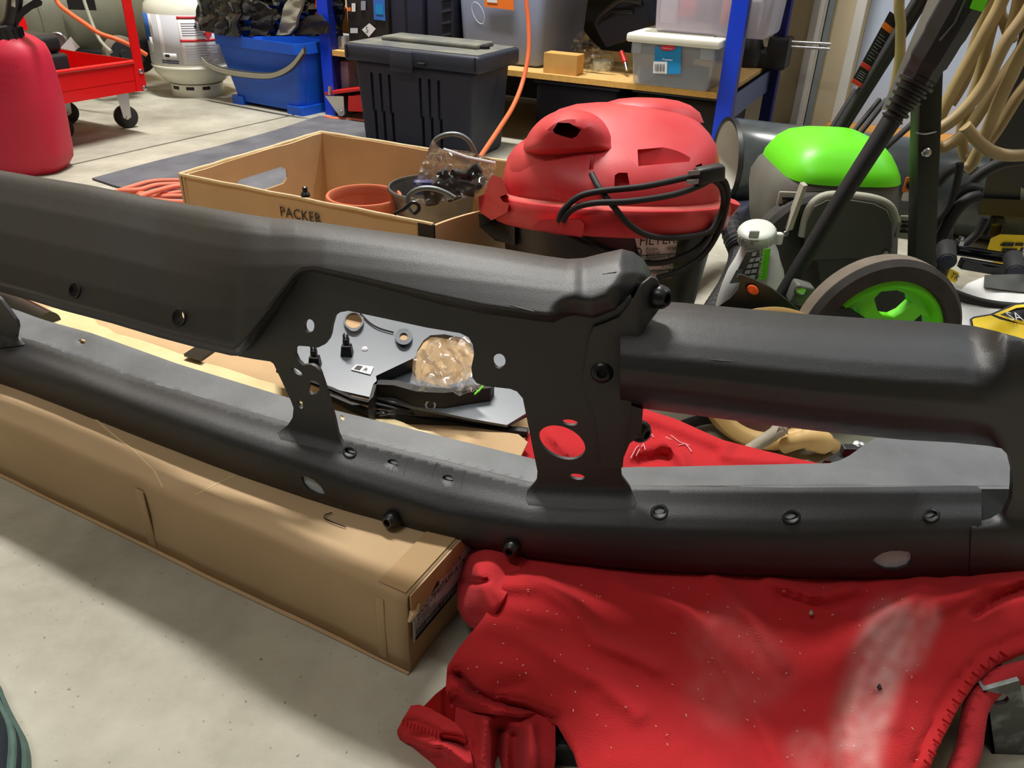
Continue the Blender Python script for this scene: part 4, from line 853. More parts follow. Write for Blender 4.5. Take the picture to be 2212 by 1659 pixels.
# motor head: superellipse rings fitted to the outline
def sring(cx, cy, ax, ay, z, e=2.4, n=64):
    out = []
    for i in range(n):
        a = 2*math.pi*i/n; c, s_ = math.cos(a), math.sin(a)
        out.append(np.array([VC[0]+cx+ax*abs(c)**(2/e)*(1 if c >= 0 else -1), VC[1]+cy+ay*abs(s_)**(2/e)*(1 if s_ >= 0 else -1), z]))
    return out
hd_ = [(-.001, 0, .164, .163, .246, 2), (-.001, 0, .165, .164, .262, 2.1), (0, .003, .163, .160, .285, 2.2), (.001, .008, .160, .151, .305, 2.3), (.004, .014, .153, .140, .322, 2.5), (.012, .022, .142, .125, .338, 2.7), (.014, .028, .130, .108, .356, 2.7), (.014, .032, .116, .092, .372, 2.6), (.016, .034, .098, .074, .386, 2.5), (.018, .034, .074, .052, .395, 2.3), (.020, .034, .044, .03, .399, 2), (.020, .034, .012, .01, .4005, 2)]
head = obj('motor_head', MB().loft([sring(*h) for h in hd_]), 'vac_red', vc, 50)
# raised shoulder lobe on the left, top grip ridge and side fin of the head
obj('blower_shoulder', MB().loft([sring(-.052, -.020, .105*k, .105*k, z, 2.2, 48) for k, z in ((1., .262), (1.01, .29), (.97, .312), (.86, .328), (.68, .338), (.4, .344), (.1, .346))]), 'vac_red', vc, 60)
obj('top_hump', MB().loft([sring(.052, .03, .075*k, .055*k, z, 2.2, 40) for k, z in ((1.15, .372), (1.05, .388), (.85, .399), (.6, .4055), (.3, .4085), (.08, .409))]), 'vac_red', vc, 60)
pv = np.array([VC[0], VC[1], .230]); ta = math.radians(-11.); ca_, sa_ = math.cos(ta), math.sin(ta)     # the lid sits tipped back on the tank
for o in vc.children:
    if o.name.split('.')[0] in ('tank', 'caster'): continue
    of = np.array(wloc(o))
    for v in o.data.vertices:
        d = np.array(v.co)+of-pv; d = np.array([d[0], d[1], d[2]*.90+.016]); v.co = tuple(pv-of+np.array([d[0], d[1]*ca_-d[2]*sa_, d[1]*sa_+d[2]*ca_]))
from mathutils.bvhtree import BVHTree
hb = bmesh.new(); hb.from_mesh(head.data); tree = BVHTree.FromBMesh(hb); hof = wloc(head)
def hit(px, py):
    r_ = ray(px, py); ln = np.linalg.norm(r_); h_ = tree.ray_cast(Vector(tuple(CP))-hof, Vector(tuple(r_/ln))); return h_[3]/ln if h_[0] is not None else 1.05
cutters = []
for pts, dep in (([(1373, 322), (1490, 312), (1494, 344), (1492, 350), (1376, 360)], .010), ([(1327, 378), (1336, 372), (1356, 372), (1364, 414), (1326, 416)], .02), ([(1502, 358), (1516, 352), (1518, 362), (1504, 372)], .02), ([(1276, 335), (1286, 335), (1282, 366), (1272, 368)], .006)):
    c_ = np.mean(np.array(pts), 0); t_ = hit(*c_); cutters.append(MB().prism([CP+ray(x, y)*(t_-.06) for x, y in pts], ray(*c_)*(.06+dep)))
hb.free(); cut(head, cutters)
bwin = [oy(x, y, 1.0) for x, y in [(1191, 281), (1203, 263), (1230, 264), (1258, 280), (1248, 296), (1236, 301), (1210, 294), (1195, 288)]]
go = [(1128, 330), (1138, 296), (1156, 270), (1182, 249), (1215, 237), (1252, 237), (1290, 250), (1318, 278), (1334, 312), (1338, 335), (1250, 345), (1180, 345)]
gcn = np.array((1235, 300.)); grip = obj('grip_housing', MB().loft([[oy(*(gcn+(np.array(q)-gcn)*k), Y_) for q in spline(go, 4, True)] for k, Y_ in ((.45, 1.098), (.66, 1.104), (.82, 1.118), (.92, 1.14), (.98, 1.17), (1., 1.20), (1., 1.27), (.93, 1.31), (.8, 1.33))]), 'vac_red', vc, 50)
cut(grip, [MB().prism(bwin, np.array(ray(1225, 282))/np.linalg.norm(ray(1225, 282))*.30)])
gl = obj('fan_cover', MB().box(oy(1232, 284, 1.235), (.05, .01, .035), ((1, 0, 0), (0, 1, 0), (0, 0, 1)), .003), 'bolt_black', vc)
for i in range(4): obj('vent_slit', MB().tube([oy(1166+i*5, 280-i*3, 1.155), oy(1172+i*4, 287-i*2, 1.15)], .0014, 6), 'vac_dark', vc)
# latches and cord hooks
def blockpx(nm, pts, R0, R1, m_='vac_red'): return obj(nm, MB().loft([[cyl(x, y, R0) for x, y in pts], [cyl(x, y, R1) for x, y in pts]]), m_, vc, 30)
blockpx('latch', [(1052, 405), (1062, 378), (1085, 385), (1098, 418), (1080, 425), (1086, 435), (1100, 440), (1096, 458), (1062, 476), (1036, 458), (1033, 425), (1046, 420)], .168, .186)
hk = blockpx('cord_hook', [(1150, 490), (1165, 478), (1205, 474), (1254, 474), (1262, 484), (1260, 505), (1256, 512), (1200, 506), (1152, 496)], .176, .200)
obj('cord_hook', MB().tube(spline([oy(1540, 462, 1.19), oy(1556, 458, 1.19), oy(1574, 446, 1.19), oy(1582, 432, 1.19)], 4), [.013]*4+[.015]*4+[.014]*4+[.009], 12), 'vac_red', vc)
obj('drain_notch', MB().loft([[cyl(x, y, .150) for x, y in [(1034, 462), (1078, 470), (1112, 478), (1112, 530), (1070, 520), (1036, 490)]], [cyl(x, y, .169) for x, y in [(1034, 462), (1078, 470), (1112, 478), (1112, 530), (1070, 520), (1036, 490)]]]), 'vac_black', vc, 30)
# power cord
def cordpx(pts, R_, r=.0042): obj('power_cord', MB().tube(spline([cyl(x, y, q) for (x, y), q in zip(pts, R_)], 6), r, 10), 'black_rubber', vc)
cordpx([(1278, 376), (1286, 392), (1298, 412), (1323, 443), (1360, 486), (1406, 510), (1467, 513), (1529, 501), (1552, 470)], [.15, .163, .176, .186, .192, .186, .182, .184, .186])
cordpx([(1207, 478), (1212, 462), (1224, 446), (1252, 424), (1298, 413), (1390, 403), (1483, 384), (1510, 379)], [.196, .197, .195, .190, .184, .176, .170, .170])
cordpx([(1216, 478), (1228, 460), (1250, 446), (1290, 438), (1360, 435), (1452, 421), (1507, 403), (1532, 390)], [.198, .198, .196, .193, .189, .183, .178, .176])
cordpx([(1530, 384), (1552, 396), (1562, 415), (1562, 445), (1548, 480), (1519, 525), (1478, 553), (1420, 568), (1350, 560), (1270, 530), (1222, 505)], [.178, .185, .188, .188, .186, .180, .176, .172, .170, .172, .180])
cordpx([(1548, 378), (1566, 394), (1572, 420), (1568, 450), (1552, 500), (1520, 550), (1470, 585), (1420, 600)], [.182, .190, .192, .192, .188, .182, .176, .172])
pg = obj('plug', MB().box(cyl(1532, 376, .186), (.040, .020, .022), ((.95, .25, .15), (-.25, .97, 0), (-.15, 0, .98)), .005, 3), 'black_plastic', vc)
for dz in (-.006, .006): obj('plug_prong', MB().box(cyl(1512, 381, .186)+np.array([-.010, -.006, dz]), (.016, .0018, .006), ((1, .1, .1), (0, 1, 0), (0, 0, 1))), 'steel', pg, 0)
# filter label with its rows, moulded maker's plate
def cpatch(nm, pxs, R_, m_, par, n=8):
    """label patch on the tank: corners (tl, tr, br, bl) in pixels"""
    tl, tr_, br, bl = [np.array(p, float) for p in pxs]
    P = [[cyl(*((tl*(1-i/n)+tr_*i/n)*(1-j/n)+(bl*(1-i/n)+br*i/n)*j/n), R_) for i in range(n+1)] for j in range(n+1)]
    return obj(nm, MB().grid(P), m_, par, 40, solid=.0005)
flb = cpatch('filter_label', [(1366, 492), (1470, 484), (1450, 600), (1395, 612)], .1645, 'label_white', vc)
def ct(s, px, py, h, sq=1., R_=.1665): 
    p = cyl(px, py, R_); q = cyl(px+14, py-1, R_); text('label_text', s, h, p, q-p, (0, 0, 1), 'ink', flb, lift=.0004, squeeze=sq)
ct('FILTERS', 1380, 531, .0150, .85)
for y_, a, b_ in ((543, 'Foam', '90585'), (560, 'Reusable', '90107/'), (577, 'Cartridge', '90304'), (592, 'Collector Bag', '90661')):
    ct(a, 1395, y_, .0058); ct(b_, 1440, y_-2, .0055)
    if a == 'Foam': ct('Sleeve', 1395, y_+8, .0058)
    if a == 'Reusable': ct('Disc', 1395, y_+8, .0058); ct('90137', 1440, y_+7, .0055)
for y_ in (552, 570, 586): obj('label_rule', MB().tube([cyl(1372, y_, .1655), cyl(1410, y_-1, .1655), cyl(1458, y_-4, .1655)], .0005, 5), 'ink', flb)
for y_ in (543, 562): obj('filter_icon', MB().tube([cyl(x, y, .1655) for x, y in ell(1379, y_, 7, 6, 0, 14)], .0007, 5, closed=True), 'ink', flb)
for y_, s, h in ((412, 'Shop Vac Inc. Model 84M', .0055), (422, '120 V, 60 Hz, 4.8A', .0050)):
    p = cyl(1170, y_-2, .1685); q = cyl(1250, y_+24, .1685); text('moulded_text', s, h, p, q-p, (0, 0, 1), 'vac_dust', vc, lift=.002, squeeze=.85)
# ribbed suction hose on the floor
hz = spline([np.array([.30, 1.42, .03]), oz(1556, 470, .10), oz(1588, 520, .07), oz(1598, 555, .05), oz(1580, 610, .035), oz(1545, 670, .03), oz(1500, 740, .03)], 14)
obj('suction_hose', MB().tube(hz, [.021+.0022*(i % 2) for i in range(len(hz))], 16), 'black_rubber', vc, 20)
# ================================================================ back of the garage
AX = ((1, 0, 0), (0, 1, 0), (0, 0, 1))
# ---- rubber mat and cords on the floor
mo = [(195, 388), (330, 352), (470, 318), (600, 282), (690, 252), (760, 256), (1010, 320), (1010, 420), (800, 520), (500, 480), (330, 425), (240, 402)]
obj('floor_mat', MB().prism([oz(x, y, .0015)+wob(oz(x, y), .006, 3.)*np.array([1, 1, 0]) for x, y in dens(mo, 30)], (0, 0, .004)), 'mat_grey', None, 0, 'worn grey rubber mat lying beneath the open carton', 'mat')
ec = thing('orange_extension_cord', 'coiled salmon orange extension cord lying left of the open carton', 'cord', oz(330, 405))
def fl(pts, z): return spline([oz(x, y, z) for x, y in pts], 6)
for pts, z in (([(250, 415), (290, 402), (330, 392), (390, 390), (450, 392)], .014), ([(255, 412), (300, 410), (340, 400), (400, 398), (470, 400)], .020), ([(300, 425), (340, 412), (385, 402), (440, 404)], .026), ([(300, 418), (350, 420), (400, 414), (470, 412)], .012), ([(230, 420), (280, 418), (330, 424), (400, 424), (480, 430)], .010), ([(240, 425), (300, 430), (380, 436), (460, 440)], .018)):
    obj('cord_loop', MB().tube(fl(pts, z), .0062, 10), 'salmon_cord', ec)
obj('cord_loop', MB().tube(spline([G(u0-.03, v0+.2, .012), G(u0-.05, v0+.26, .03), G(u0-.04, v0+.10, .05), G(u0-.03, v0+.02, .02)], 6), .0062, 10), 'salmon_cord', ec)
# ---- black storage tote
TF = UV(oz(740, 92, .30)); TR = UV(oz(1036, 123, .30)); tu0, tu1, tv0, tv1, tz = TF[0], TR[0], TF[1], 2.335, .30
tt = thing('black_storage_tote', 'dusty black lidded storage tote standing in front of the blue shelf', 'tote', G((tu0+tu1)/2, (tv0+tv1)/2, 0))
tc_ = G((tu0+tu1)/2, (tv0+tv1)/2, .128); tw, td = tu1-tu0, tv1-tv0
tbx = obj('tub', MB().box(tc_, (tw-.05, td-.035, .252), bev=.012, seg=3, taper=(.93, .9)), 'tote', tt, 40)
gro = []
for k, ug in enumerate([.12, .19, .26, .50, .57, .64]):
    uu = tu0+.03+ug*(tw-.06)*1.12; gro.append(MB().box(G(uu, tv0+.018, .165), (.010, .030, .115), bev=.003)); gro.append(MB().box(G(uu+.004, tv0+.026, .06), (.010, .030, .11), bev=.003))
cut(tbx, gro)
obj('lid', MB().box(G((tu0+tu1)/2, (tv0+tv1)/2, tz-.024), (tw, td, .048), bev=.010, seg=3), 'tote', tt, 40)
obj('lid_top', MB().box(G((tu0+tu1)/2, (tv0+tv1)/2, tz+.0005), (tw-.02, td-.02, .003), bev=.001), 'tote_dust', tt, 40)
obj('lid_ridge', MB().box(G((tu0+tu1)/2, (tv0+tv1)/2+.03, tz+.008), (tw*.72, td*.42, .014), bev=.005), 'tote_dust', tt, 40)
lth = obj('latch', MB().box(G(tu0+tw*.45, tv0-.004, tz-.034), (.075, .012, .058), bev=.003), 'tote', tt, 40); obj('latch_slot', MB().box(G(tu0+tw*.45, tv0-.011, tz-.050), (.066, .002, .003)), 'tote_slot', lth, 0)
obj('hasp_eye', MB().box(G(tu0+tw*.60, tv0-.006, tz-.036), (.022, .014, .010), bev=.002), 'tote_slot', tt, 0)
for uu in (.03, .97): obj('lid_seam', MB().box(G(tu0+tw*uu, tv0-.001, tz-.022), (.003, .004, .036)), 'tote_slot', tt, 0)
obj('lid_disc', MB().lathe([(.020, 0), (.020, .010), (.010, .012), (0, .012)], G(tu0+tw*.86, tv0+td*.55, tz), n=24), 'tote_slot', tt)
# ---- shelf unit
SZ = .22
sL = UV(oz(700, 110, SZ)); sR = UV(oz(1560, 203, SZ)); su0, su1, sv0, sv1 = sL[0]-.01, sR[0]+.01, 2.40, 3.05
sf = thing('blue_shelf_unit', 'blue steel post shelf with particle board deck along back wall', 'shelf', G((su0+su1)/2, (sv0+sv1)/2, 0))
def post(u, v, fu, fv, m_='post_blue'):
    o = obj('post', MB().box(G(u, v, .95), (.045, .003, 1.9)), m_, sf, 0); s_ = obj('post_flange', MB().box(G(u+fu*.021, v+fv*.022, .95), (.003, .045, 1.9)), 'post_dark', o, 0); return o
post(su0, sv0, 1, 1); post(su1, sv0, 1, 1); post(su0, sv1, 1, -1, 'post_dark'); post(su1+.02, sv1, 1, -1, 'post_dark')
obj('deck_board', MB().box(G((su0+su1)/2, (sv0+sv1)/2, SZ-.008), (su1-su0-.02, sv1-sv0-.01, .016), bev=.002), 'board', sf, 0)
obj('deck_edge', MB().box(G((su0+su1)/2, sv0+.004, SZ-.008), (su1-su0-.05, .004, .017)), 'board_edge', sf, 0)
obj('side_beam', MB().box(G(su1+.012, (sv0+sv1)/2, SZ-.045), (.004, sv1-sv0, .07)), 'beam_grey', sf, 0); obj('side_beam', MB().box(G(su0, (sv0+sv1)/2, SZ-.045), (.004, sv1-sv0, .07)), 'beam_grey', sf, 0)
obj('back_beam', MB().box(G((su0+su1)/2, sv1, SZ-.045), (su1-su0, .004, .07)), 'beam_grey', sf, 0)
obj('upper_deck', MB().box(G((su0+su1)/2, (sv0+sv1)/2, .86), (su1-su0-.02, sv1-sv0-.01, .016)), 'board', sf, 0)
bw_ = thing('dark_backing', 'dark backing added behind the blue shelf', 'board', G(-1.2, 3.14, 0)); obj('panel', MB().box(G((su0+su1)/2-.05, 3.14, .52), (su1-su0-.1, .03, 1.04), bev=.003), 'dark_panel', bw_, 0); obj('top_edge', MB().box(G((su0+su1)/2-.05, 3.14, 1.045), (su1-su0-.08, .04, .012)), 'black_plastic', bw_, 0)  # backing added to keep the gap behind the shelf dark
# dark things stored under and behind the shelf
for (a, b_, h, m_, nm, lbl, ct_) in [(-1.02, 2.75, .17, 'case_blue', 'dark_blue_bin', 'dark blue plastic bin pushed beneath the shelf deck', 'bin'), (-.66, 2.72, .18, 'black_plastic', 'black_bag', 'shiny black bag stuffed under the right end of shelf deck', 'bag')]:
    t = thing(nm, lbl, ct_, G(a, b_, 0)); obj('body', MB().box(G(a, b_, h/2), (.30, .34, h), bev=.03, seg=3), m_, t, 40); obj('top_edge', MB().box(G(a, b_, h-.004), (.31, .35, .010), bev=.004), m_, t, 40)
wp = thing('paper_carton', 'pale paper pack standing under the left end of shelf deck', 'box', G(-1.72, 2.52, 0)); obj('body', MB().box(G(UV(ov(762, 160, 2.5))[0], 2.5, .13), (.035, .10, .10), bev=.004), 'print_grey', wp, 0); obj('stand', MB().box(G(UV(ov(762, 160, 2.5))[0], 2.5, .04), (.04, .1, .078)), 'black_plastic', wp, 0)
br = thing('brown_tube', 'brown cardboard tube standing under the left end of shelf deck', 'tube', G(-1.85, 2.6, 0)); bu = UV(ov(738, 165, 2.58))[0]; obj('shell', MB().lathe([(.022, 0), (.022, .19), (.018, .19), (.018, 0)], G(bu, 2.58, 0), n=24), 'card_end', br)
# ---- red creeper with caster beside the post
jk = thing('red_jack', 'low red floor jack with steel caster beside the left shelf post', 'jack', oz(735, 245))
jv = 2.34
def jv_(x, y): return ov(x, y, jv)
obj('frame_plate', MB().prism([jv_(700, 200), jv_(775, 191), jv_(780, 196), jv_(702, 206)], GV*.12), 'jack_red', jk, 0)
obj('body', MB().prism([jv_(752, 208), jv_(790, 205), jv_(792, 242), jv_(752, 240)], GV*.10), 'jack_red', jk, 0)
fk = obj('caster_fork', MB().prism([jv_(702, 207), jv_(742, 208), jv_(744, 248), jv_(738, 252), (jv_(732, 250))], GV*.018), 'steel', jk, 0)
obj('caster_wheel', MB().lathe([(.024, -.010), (.027, -.006), (.027, .006), (.024, .010)], jv_(743, 233)+GV*.03, GV, 28), 'black_rubber', jk)
obj('axle_cap', MB().lathe([(.005, 0), (.004, .003), (0, .003)], jv_(737, 241), -GV, 14), 'steel', jk)
obj('spindle', MB().tube([jv_(713, 205), jv_(713, 186)], .007, 12), 'steel', jk)
obj('fallen_cord', MB().tube(spline([oz(703, 252, .006), oz(720, 256, .006), oz(750, 257, .006), oz(790, 262, .006)], 5), .006, 10), 'salmon_cord', None, 40, 'short run of orange cord on floor below red jack', 'cord')
# ---- hanging orange cord in front of the shelf
hc = spline([ov(1135, -60, 2.28), ov(1137, 0, 2.27), ov(1142, 60, 2.26), ov(1141, 120, 2.24), ov(1128, 180, 2.20), ov(1108, 230, 2.12), ov(1080, 275, 2.02), ov(1050, 320, 1.92), ov(1030, 350, 1.86)], 6)
obj('hanging_orange_cord', MB().tube(hc, .0065, 10), 'orange_cord', None, 40, 'orange cord hanging down past the shelf behind black tote', 'cord')
# ---- goods on the shelf
def bin_(name, label, px0, px1, ytop, v, dep, m_, bev=.012, taper=(.92, .95), ybase=None, zb=SZ, **k):
    a = UV(ov(px0, ytop, v)); b_ = UV(ov(px1, ytop, v)); h = a[2]-zb; c = G((a[0]+b_[0])/2, v+dep/2, zb+h/2); t = thing(name, label, k.get('cat', 'bin'), (c[0], c[1], zb))
    obj('body', MB().box(c, (b_[0]-a[0], dep, h), bev=bev, seg=3, taper=taper), m_, t, 40); return t, c, (b_[0]-a[0], dep, h)
t, c, s_ = bin_('grey_storage_bin', 'tall frosted grey plastic bin with orange sticker on shelf', 985, 1180, -70, 2.47, .40, 'bin_grey', .02, (.9, .92))
q = [ov(1048, 14, 2.468), ov(1111, 22, 2.468), ov(1111, -20, 2.468), ov(1047, -20, 2.468)]; lb = card('orange_sticker', q, 'orange_label', t, lift=.004); subcard('barcode_patch', q, .1, .3, .45, 1., 'label_white', lb, .006)
obj('oval_logo', MB().tube([ov(x, y, 2.466) for x, y in spline(ell(1033, 28, 11, 25, -22, 14), 3, True)], .0012, 6, closed=True), 'label_grey', t)
t, c, s_ = bin_('black_tool_case', 'upright dark tool case left of the grey shelf bin', 838, 910, -60, 2.45, .22, 'case_blue', .01, None, cat='case')
obj('seam', MB().box(c+np.array([0, 0, 0])-GV*(s_[1]/2), (.006, .006, s_[2]*.9)), 'tote_slot', t)
t, c, s_ = bin_('ribbed_case', 'upright dark case with ribbed edge beside grey shelf bin', 918, 977, -60, 2.46, .22, 'case_blue', .01, None, cat='case')
for i in range(6): obj('rib', MB().tube([c-GV*(s_[1]/2+.002)+GU*(s_[0]*.12)+np.array([0, 0, -.09+i*.035]), c-GV*(s_[1]/2+.002)+GU*(s_[0]*.46)+np.array([0, 0, -.082+i*.035])], .004, 8), 'black_plastic', t)
t, c, s_ = bin_('game_box', 'black printed carton with blue badge behind black tote', 744, 834, -60, 2.44, .10, 'black_plastic', .003, None, cat='box')
q = [ov(808, 42, 2.437), ov(833, 45, 2.437), ov(831, -6, 2.437), ov(806, -6, 2.437)]; lb = card('blue_badge', q, 'print_blue', t); subcard('badge_disc', q, .2, .25, .85, .7, 'blue_label', lb, .002)
q = [ov(782, 64, 2.437), ov(797, 80, 2.437), ov(812, 62, 2.437), ov(798, 50, 2.437)]; lb = card('white_sticker', q, 'label_white', t); text('sticker_digit', '5', .018, ov(790, 70, 2.434), GU, (0, 0, 1), 'ink', lb, lift=.001)
for (x, y, w, h, m_) in ((757, 66, 16, 11, 'label_grey'), (760, 16, 8, 18, 'label_white'), (750, 20, 8, 8, 'orange_label'), (780, 12, 10, 20, 'print_grey')):
    card('print_patch', [ov(x, y+h/2, 2.437), ov(x+w, y+h/2, 2.437), ov(x+w, y-h/2, 2.437), ov(x, y-h/2, 2.437)], m_, t)
bk = thing('wooden_stake', 'leaning black and orange boards behind the left shelf post', 'board', ov(730, 110, 2.62))
obj('dark_panel', MB().prism([ov(716, 80, 2.6), ov(726, 80, 2.6), ov(742, -40, 2.6), ov(724, -40, 2.6)], GV*.02), 'black_plastic', bk, 0); obj('wood_board', MB().prism([ov(726, 80, 2.63), ov(748, 80, 2.63), ov(742, 20, 2.63), ov(706, -40, 2.63), ov(700, 60, 2.63)], GV*.02), 'sill', bk, 0)
pb3 = thing('grey_power_brick', 'small grey block on the left end of shelf deck', 'block', ov(732, 105, 2.44)); a = UV(ov(716, 107, 2.44)); b_ = UV(ov(740, 109, 2.44)); obj('body', MB().box(G((a[0]+b_[0])/2, 2.48, SZ+.022), (b_[0]-a[0], .07, .044), bev=.004), 'label_grey', pb3); obj('face', MB().box(G((a[0]+b_[0])/2, 2.444, SZ+.022), ((b_[0]-a[0])*.7, .002, .03)), 'trim_grey', pb3, 0)
a = UV(oz(1173, 157, SZ)); b_ = UV(oz(1253, 162, SZ)); zt = UV(ov(1173, 113, a[1]))[2]
wb_ = thing('wood_block', 'short raw pine wood block on shelf deck', 'wood block', G((a[0]+b_[0])/2, a[1]+.03, SZ)); obj('block', MB().box(G((a[0]+b_[0])/2, a[1]+.028, SZ+(zt-SZ)/2), (b_[0]-a[0], .056, zt-SZ), bev=.001), 'wood', wb_, 0)
obj('end_grain', MB().box(G(b_[0]+.0004, a[1]+.028, SZ+(zt-SZ)/2), (.001, .052, zt-SZ-.004)), 'board_edge', wb_, 0)
# plastic bag of bits behind the block
def vbag(nm, lbl, poly, v, amp, m_, seed, par=None):
    def f(x, y): return np.array([ov(p, q, v-abs(noise.noise(Vector((p/22., q/22., seed))))*amp) for p, q in zip(x, y)])
    t = thing(nm, lbl, 'plastic bag', ov(poly[0][0], poly[0][1], v)); obj('bag_skin', sheet(poly, [], 6., f, lambda P, x, y: P+GV*.001), m_, t, 25); return t
vbag('parts_bag', 'crumpled clear plastic bag of small bits on shelf behind wood block', [(1225, 120), (1240, 85), (1258, 62), (1268, 76), (1285, 95), (1300, 108), (1322, 112), (1326, 140), (1318, 154), (1268, 158), (1262, 140), (1250, 118)], 2.52, .05, 'clear_bag2', 2)
gc = thing('glass_cup', 'small green tinted glass cup inside clear bag on shelf', 'cup', ov(1290, 158, 2.54)); g0 = oz(1292, 154, SZ); obj('body', MB().lathe([(0, 0), (.026, 0), (.030, .03), (.027, .03), (.023, .004), (0, .004)], g0+GV*.03, n=28), 'cap_white', gc)
rt = thing('red_screwdriver', 'small red handled tool leaning on the clear lidded bin', 'tool', oz(1352, 150, SZ)); obj('handle', MB().tube([ov(1342, 112, 2.55), ov(1350, 134, 2.53)], .008, 10), 'jack_red', rt); obj('tip', MB().tube([ov(1350, 134, 2.53), ov(1354, 152, 2.51)], .005, 10), 'steel', rt)
bc = thing('black_camera_case', 'tilted black hard case leaning behind the clear lidded bin', 'case', ov(1330, 100, 2.6))
pl4 = [ov(1283, 52, 2.60), ov(1295, 76, 2.60), ov(1310, 102, 2.60), ov(1350, 85, 2.60), ov(1402, 50, 2.60), ov(1388, -5, 2.60), ov(1340, -10, 2.60), ov(1290, 36, 2.60)]
obj('shell', MB().prism(pl4, GV*.18), 'case_blue', bc, 30); obj('handle', MB().tube(spline([ov(1296, 34, 2.59), ov(1320, 14, 2.57), ov(1345, 0, 2.57), ov(1385, 6, 2.59)], 5), .008, 10), 'black_plastic', bc); obj('clasp', MB().box(ov(1345, 25, 2.595), (.07, .01, .012), bev=.003), 'black_plastic', bc)
obj('lid_line', MB().tube([ov(1290, 52, 2.597), ov(1340, 22, 2.597), ov(1392, 10, 2.597)], .003, 8), 'tote_slot', bc)
# clear lidded bin with blue sticker
cb = thing('clear_lidded_bin', 'clear plastic bin with white lid and blue sticker on shelf', 'bin', oz(1450, 190, SZ))
a = UV(oz(1362, 183, SZ)); b_ = UV(oz(1530, 199, SZ)); cv = (a[1]+b_[1])/2; zt = UV(ov(1350, 84, cv))[2]; cu = (a[0]+b_[0])/2; cw = b_[0]-a[0]
obj('shell', MB().box(G(cu, cv+.11, SZ+(zt-SZ)/2), (cw*1.1, .24, zt-SZ), bev=.012, seg=3, taper=(.9, .92)), 'bin_clear', cb, 40)
ld = obj('lid', MB().box(G(cu, cv+.11, zt+.008), (cw*1.2, .27, .024), bev=.007, seg=3), 'lid_white', cb, 40); obj('lid_recess', MB().box(G(cu, cv+.12, zt+.0205), (cw*.9, .17, .003), bev=.001), 'washer_tan', ld, 0)
obj('corner_rib', MB().box(G(cu-cw*.47, cv-.008, SZ+(zt-SZ)*.84), (.03, .012, .03), bev=.004), 'bin_clear', cb); obj('corner_rib', MB().box(G(cu+cw*.44, cv-.008, SZ+(zt-SZ)*.84), (.04, .012, .03), bev=.004), 'bin_clear', cb)
q = [ov(1413, 158, cv-.012), ov(1470, 160, cv-.012), ov(1472, 101, cv-.012), ov(1415, 101, cv-.012)]; lb = card('blue_sticker', q, 'blue_label', cb, lift=.001)
subcard('barcode_patch', q, -.03, 0, .5, .45, 'label_white', lb, .003)
for i in range(6): subcard('barcode_line', q, .04+i*.065, .08, .06+i*.065+.01*(i % 2), .36, 'ink', lb, .0045)
obj('red_badge', MB().prism([bil(q, .5+.3*math.cos(k), .96+.1*math.sin(k))-GV*.004 for k in np.linspace(0, 6.28, 20, endpoint=False)], -GV*.001), 'red_label', lb, 0)
text('sticker_text', 'Rubbermaid', .0042, bil(q, .5, .925)-GV*.006, GU, (0, 0, 1), 'label_white', lb, 'CENTER'); text('sticker_text', 'Keepables', .0052, bil(q, .5, .5)-GV*.004, GU, (0, 0, 1), 'label_white', lb, 'CENTER')
for i, (x, y, r_, m_) in enumerate([(1395, 160, .022, 'print_grey'), (1440, 175, .03, 'case_blue'), (1500, 160, .03, 'case_blue'), (1505, 178, .018, 'wood'), (1480, 130, .02, 'vac_dark'), (1465, 182, .02, 'print_grey')]):
    p = ov(x, y, cv+.06); obj('stored_bit', MB().box(p, (r_*2, r_*2, r_*1.4), ((math.cos(i), math.sin(i), 0), (-math.sin(i), math.cos(i), 0), (0, 0, 1)), .004), m_, cb, 40)
# bin on top of it
ub = thing('upper_clear_bin', 'hazy clear plastic bin stacked on white lid of lower bin', 'bin', G(cu+.06, cv+.12, zt+.03))
a = UV(ov(1402, 44, cv+.02)); b_ = UV(ov(1700, 70, cv+.02)); uz0 = zt+.023
obj('shell', MB().box(G((a[0]+.01+UV(ov(1660, 60, cv+.02))[0])/2, cv+.14, uz0+.075), (UV(ov(1660, 60, cv+.02))[0]-a[0], .22, .15), bev=.014, seg=3, taper=(.95, .95)), 'bin_pink', ub, 40)
for x, y, w, h, m_ in ((1490, 15, .05, .05, 'red_label'), (1530, 25, .06, .06, 'case_blue'), (1572, 20, .025, .08, 'orange_label'), (1450, 20, .05, .07, 'label_grey'), (1620, 30, .06, .07, 'label_white')):
    p = ov(x, y, cv+.09); obj('stored_bit', MB().box(p, (w, .05, h), bev=.006), m_, ub, 40)
vz = thing('bench_vice', 'dark bench vice with steel bars at the right end of shelf deck', 'vice', oz(1665, 160, SZ)); vp = oz(1665, 155, SZ)+GV*.10
obj('jaw', MB().box(vp+np.array([0, 0, .05]), (.07, .10, .10), bev=.008), 'black_plastic', vz, 40); obj('base', MB().box(vp-GU*.07+np.array([0, 0, .03]), (.12, .10, .06), bev=.015), 'black_plastic', vz, 40)
for dz in (.085, .070): obj('bar', MB().tube([vp+np.array([0, 0, dz]), vp+GU*.16+np.array([0, 0, dz+.004])], .005, 10), 'steel', vz)
obj('dark_lump', MB().lathe([(0, 0), (.05, 0), (.06, .04), (.04, .09), (0, .10)], vp-GU*.10-GV*.02, n=24), 'black_plastic', vz)
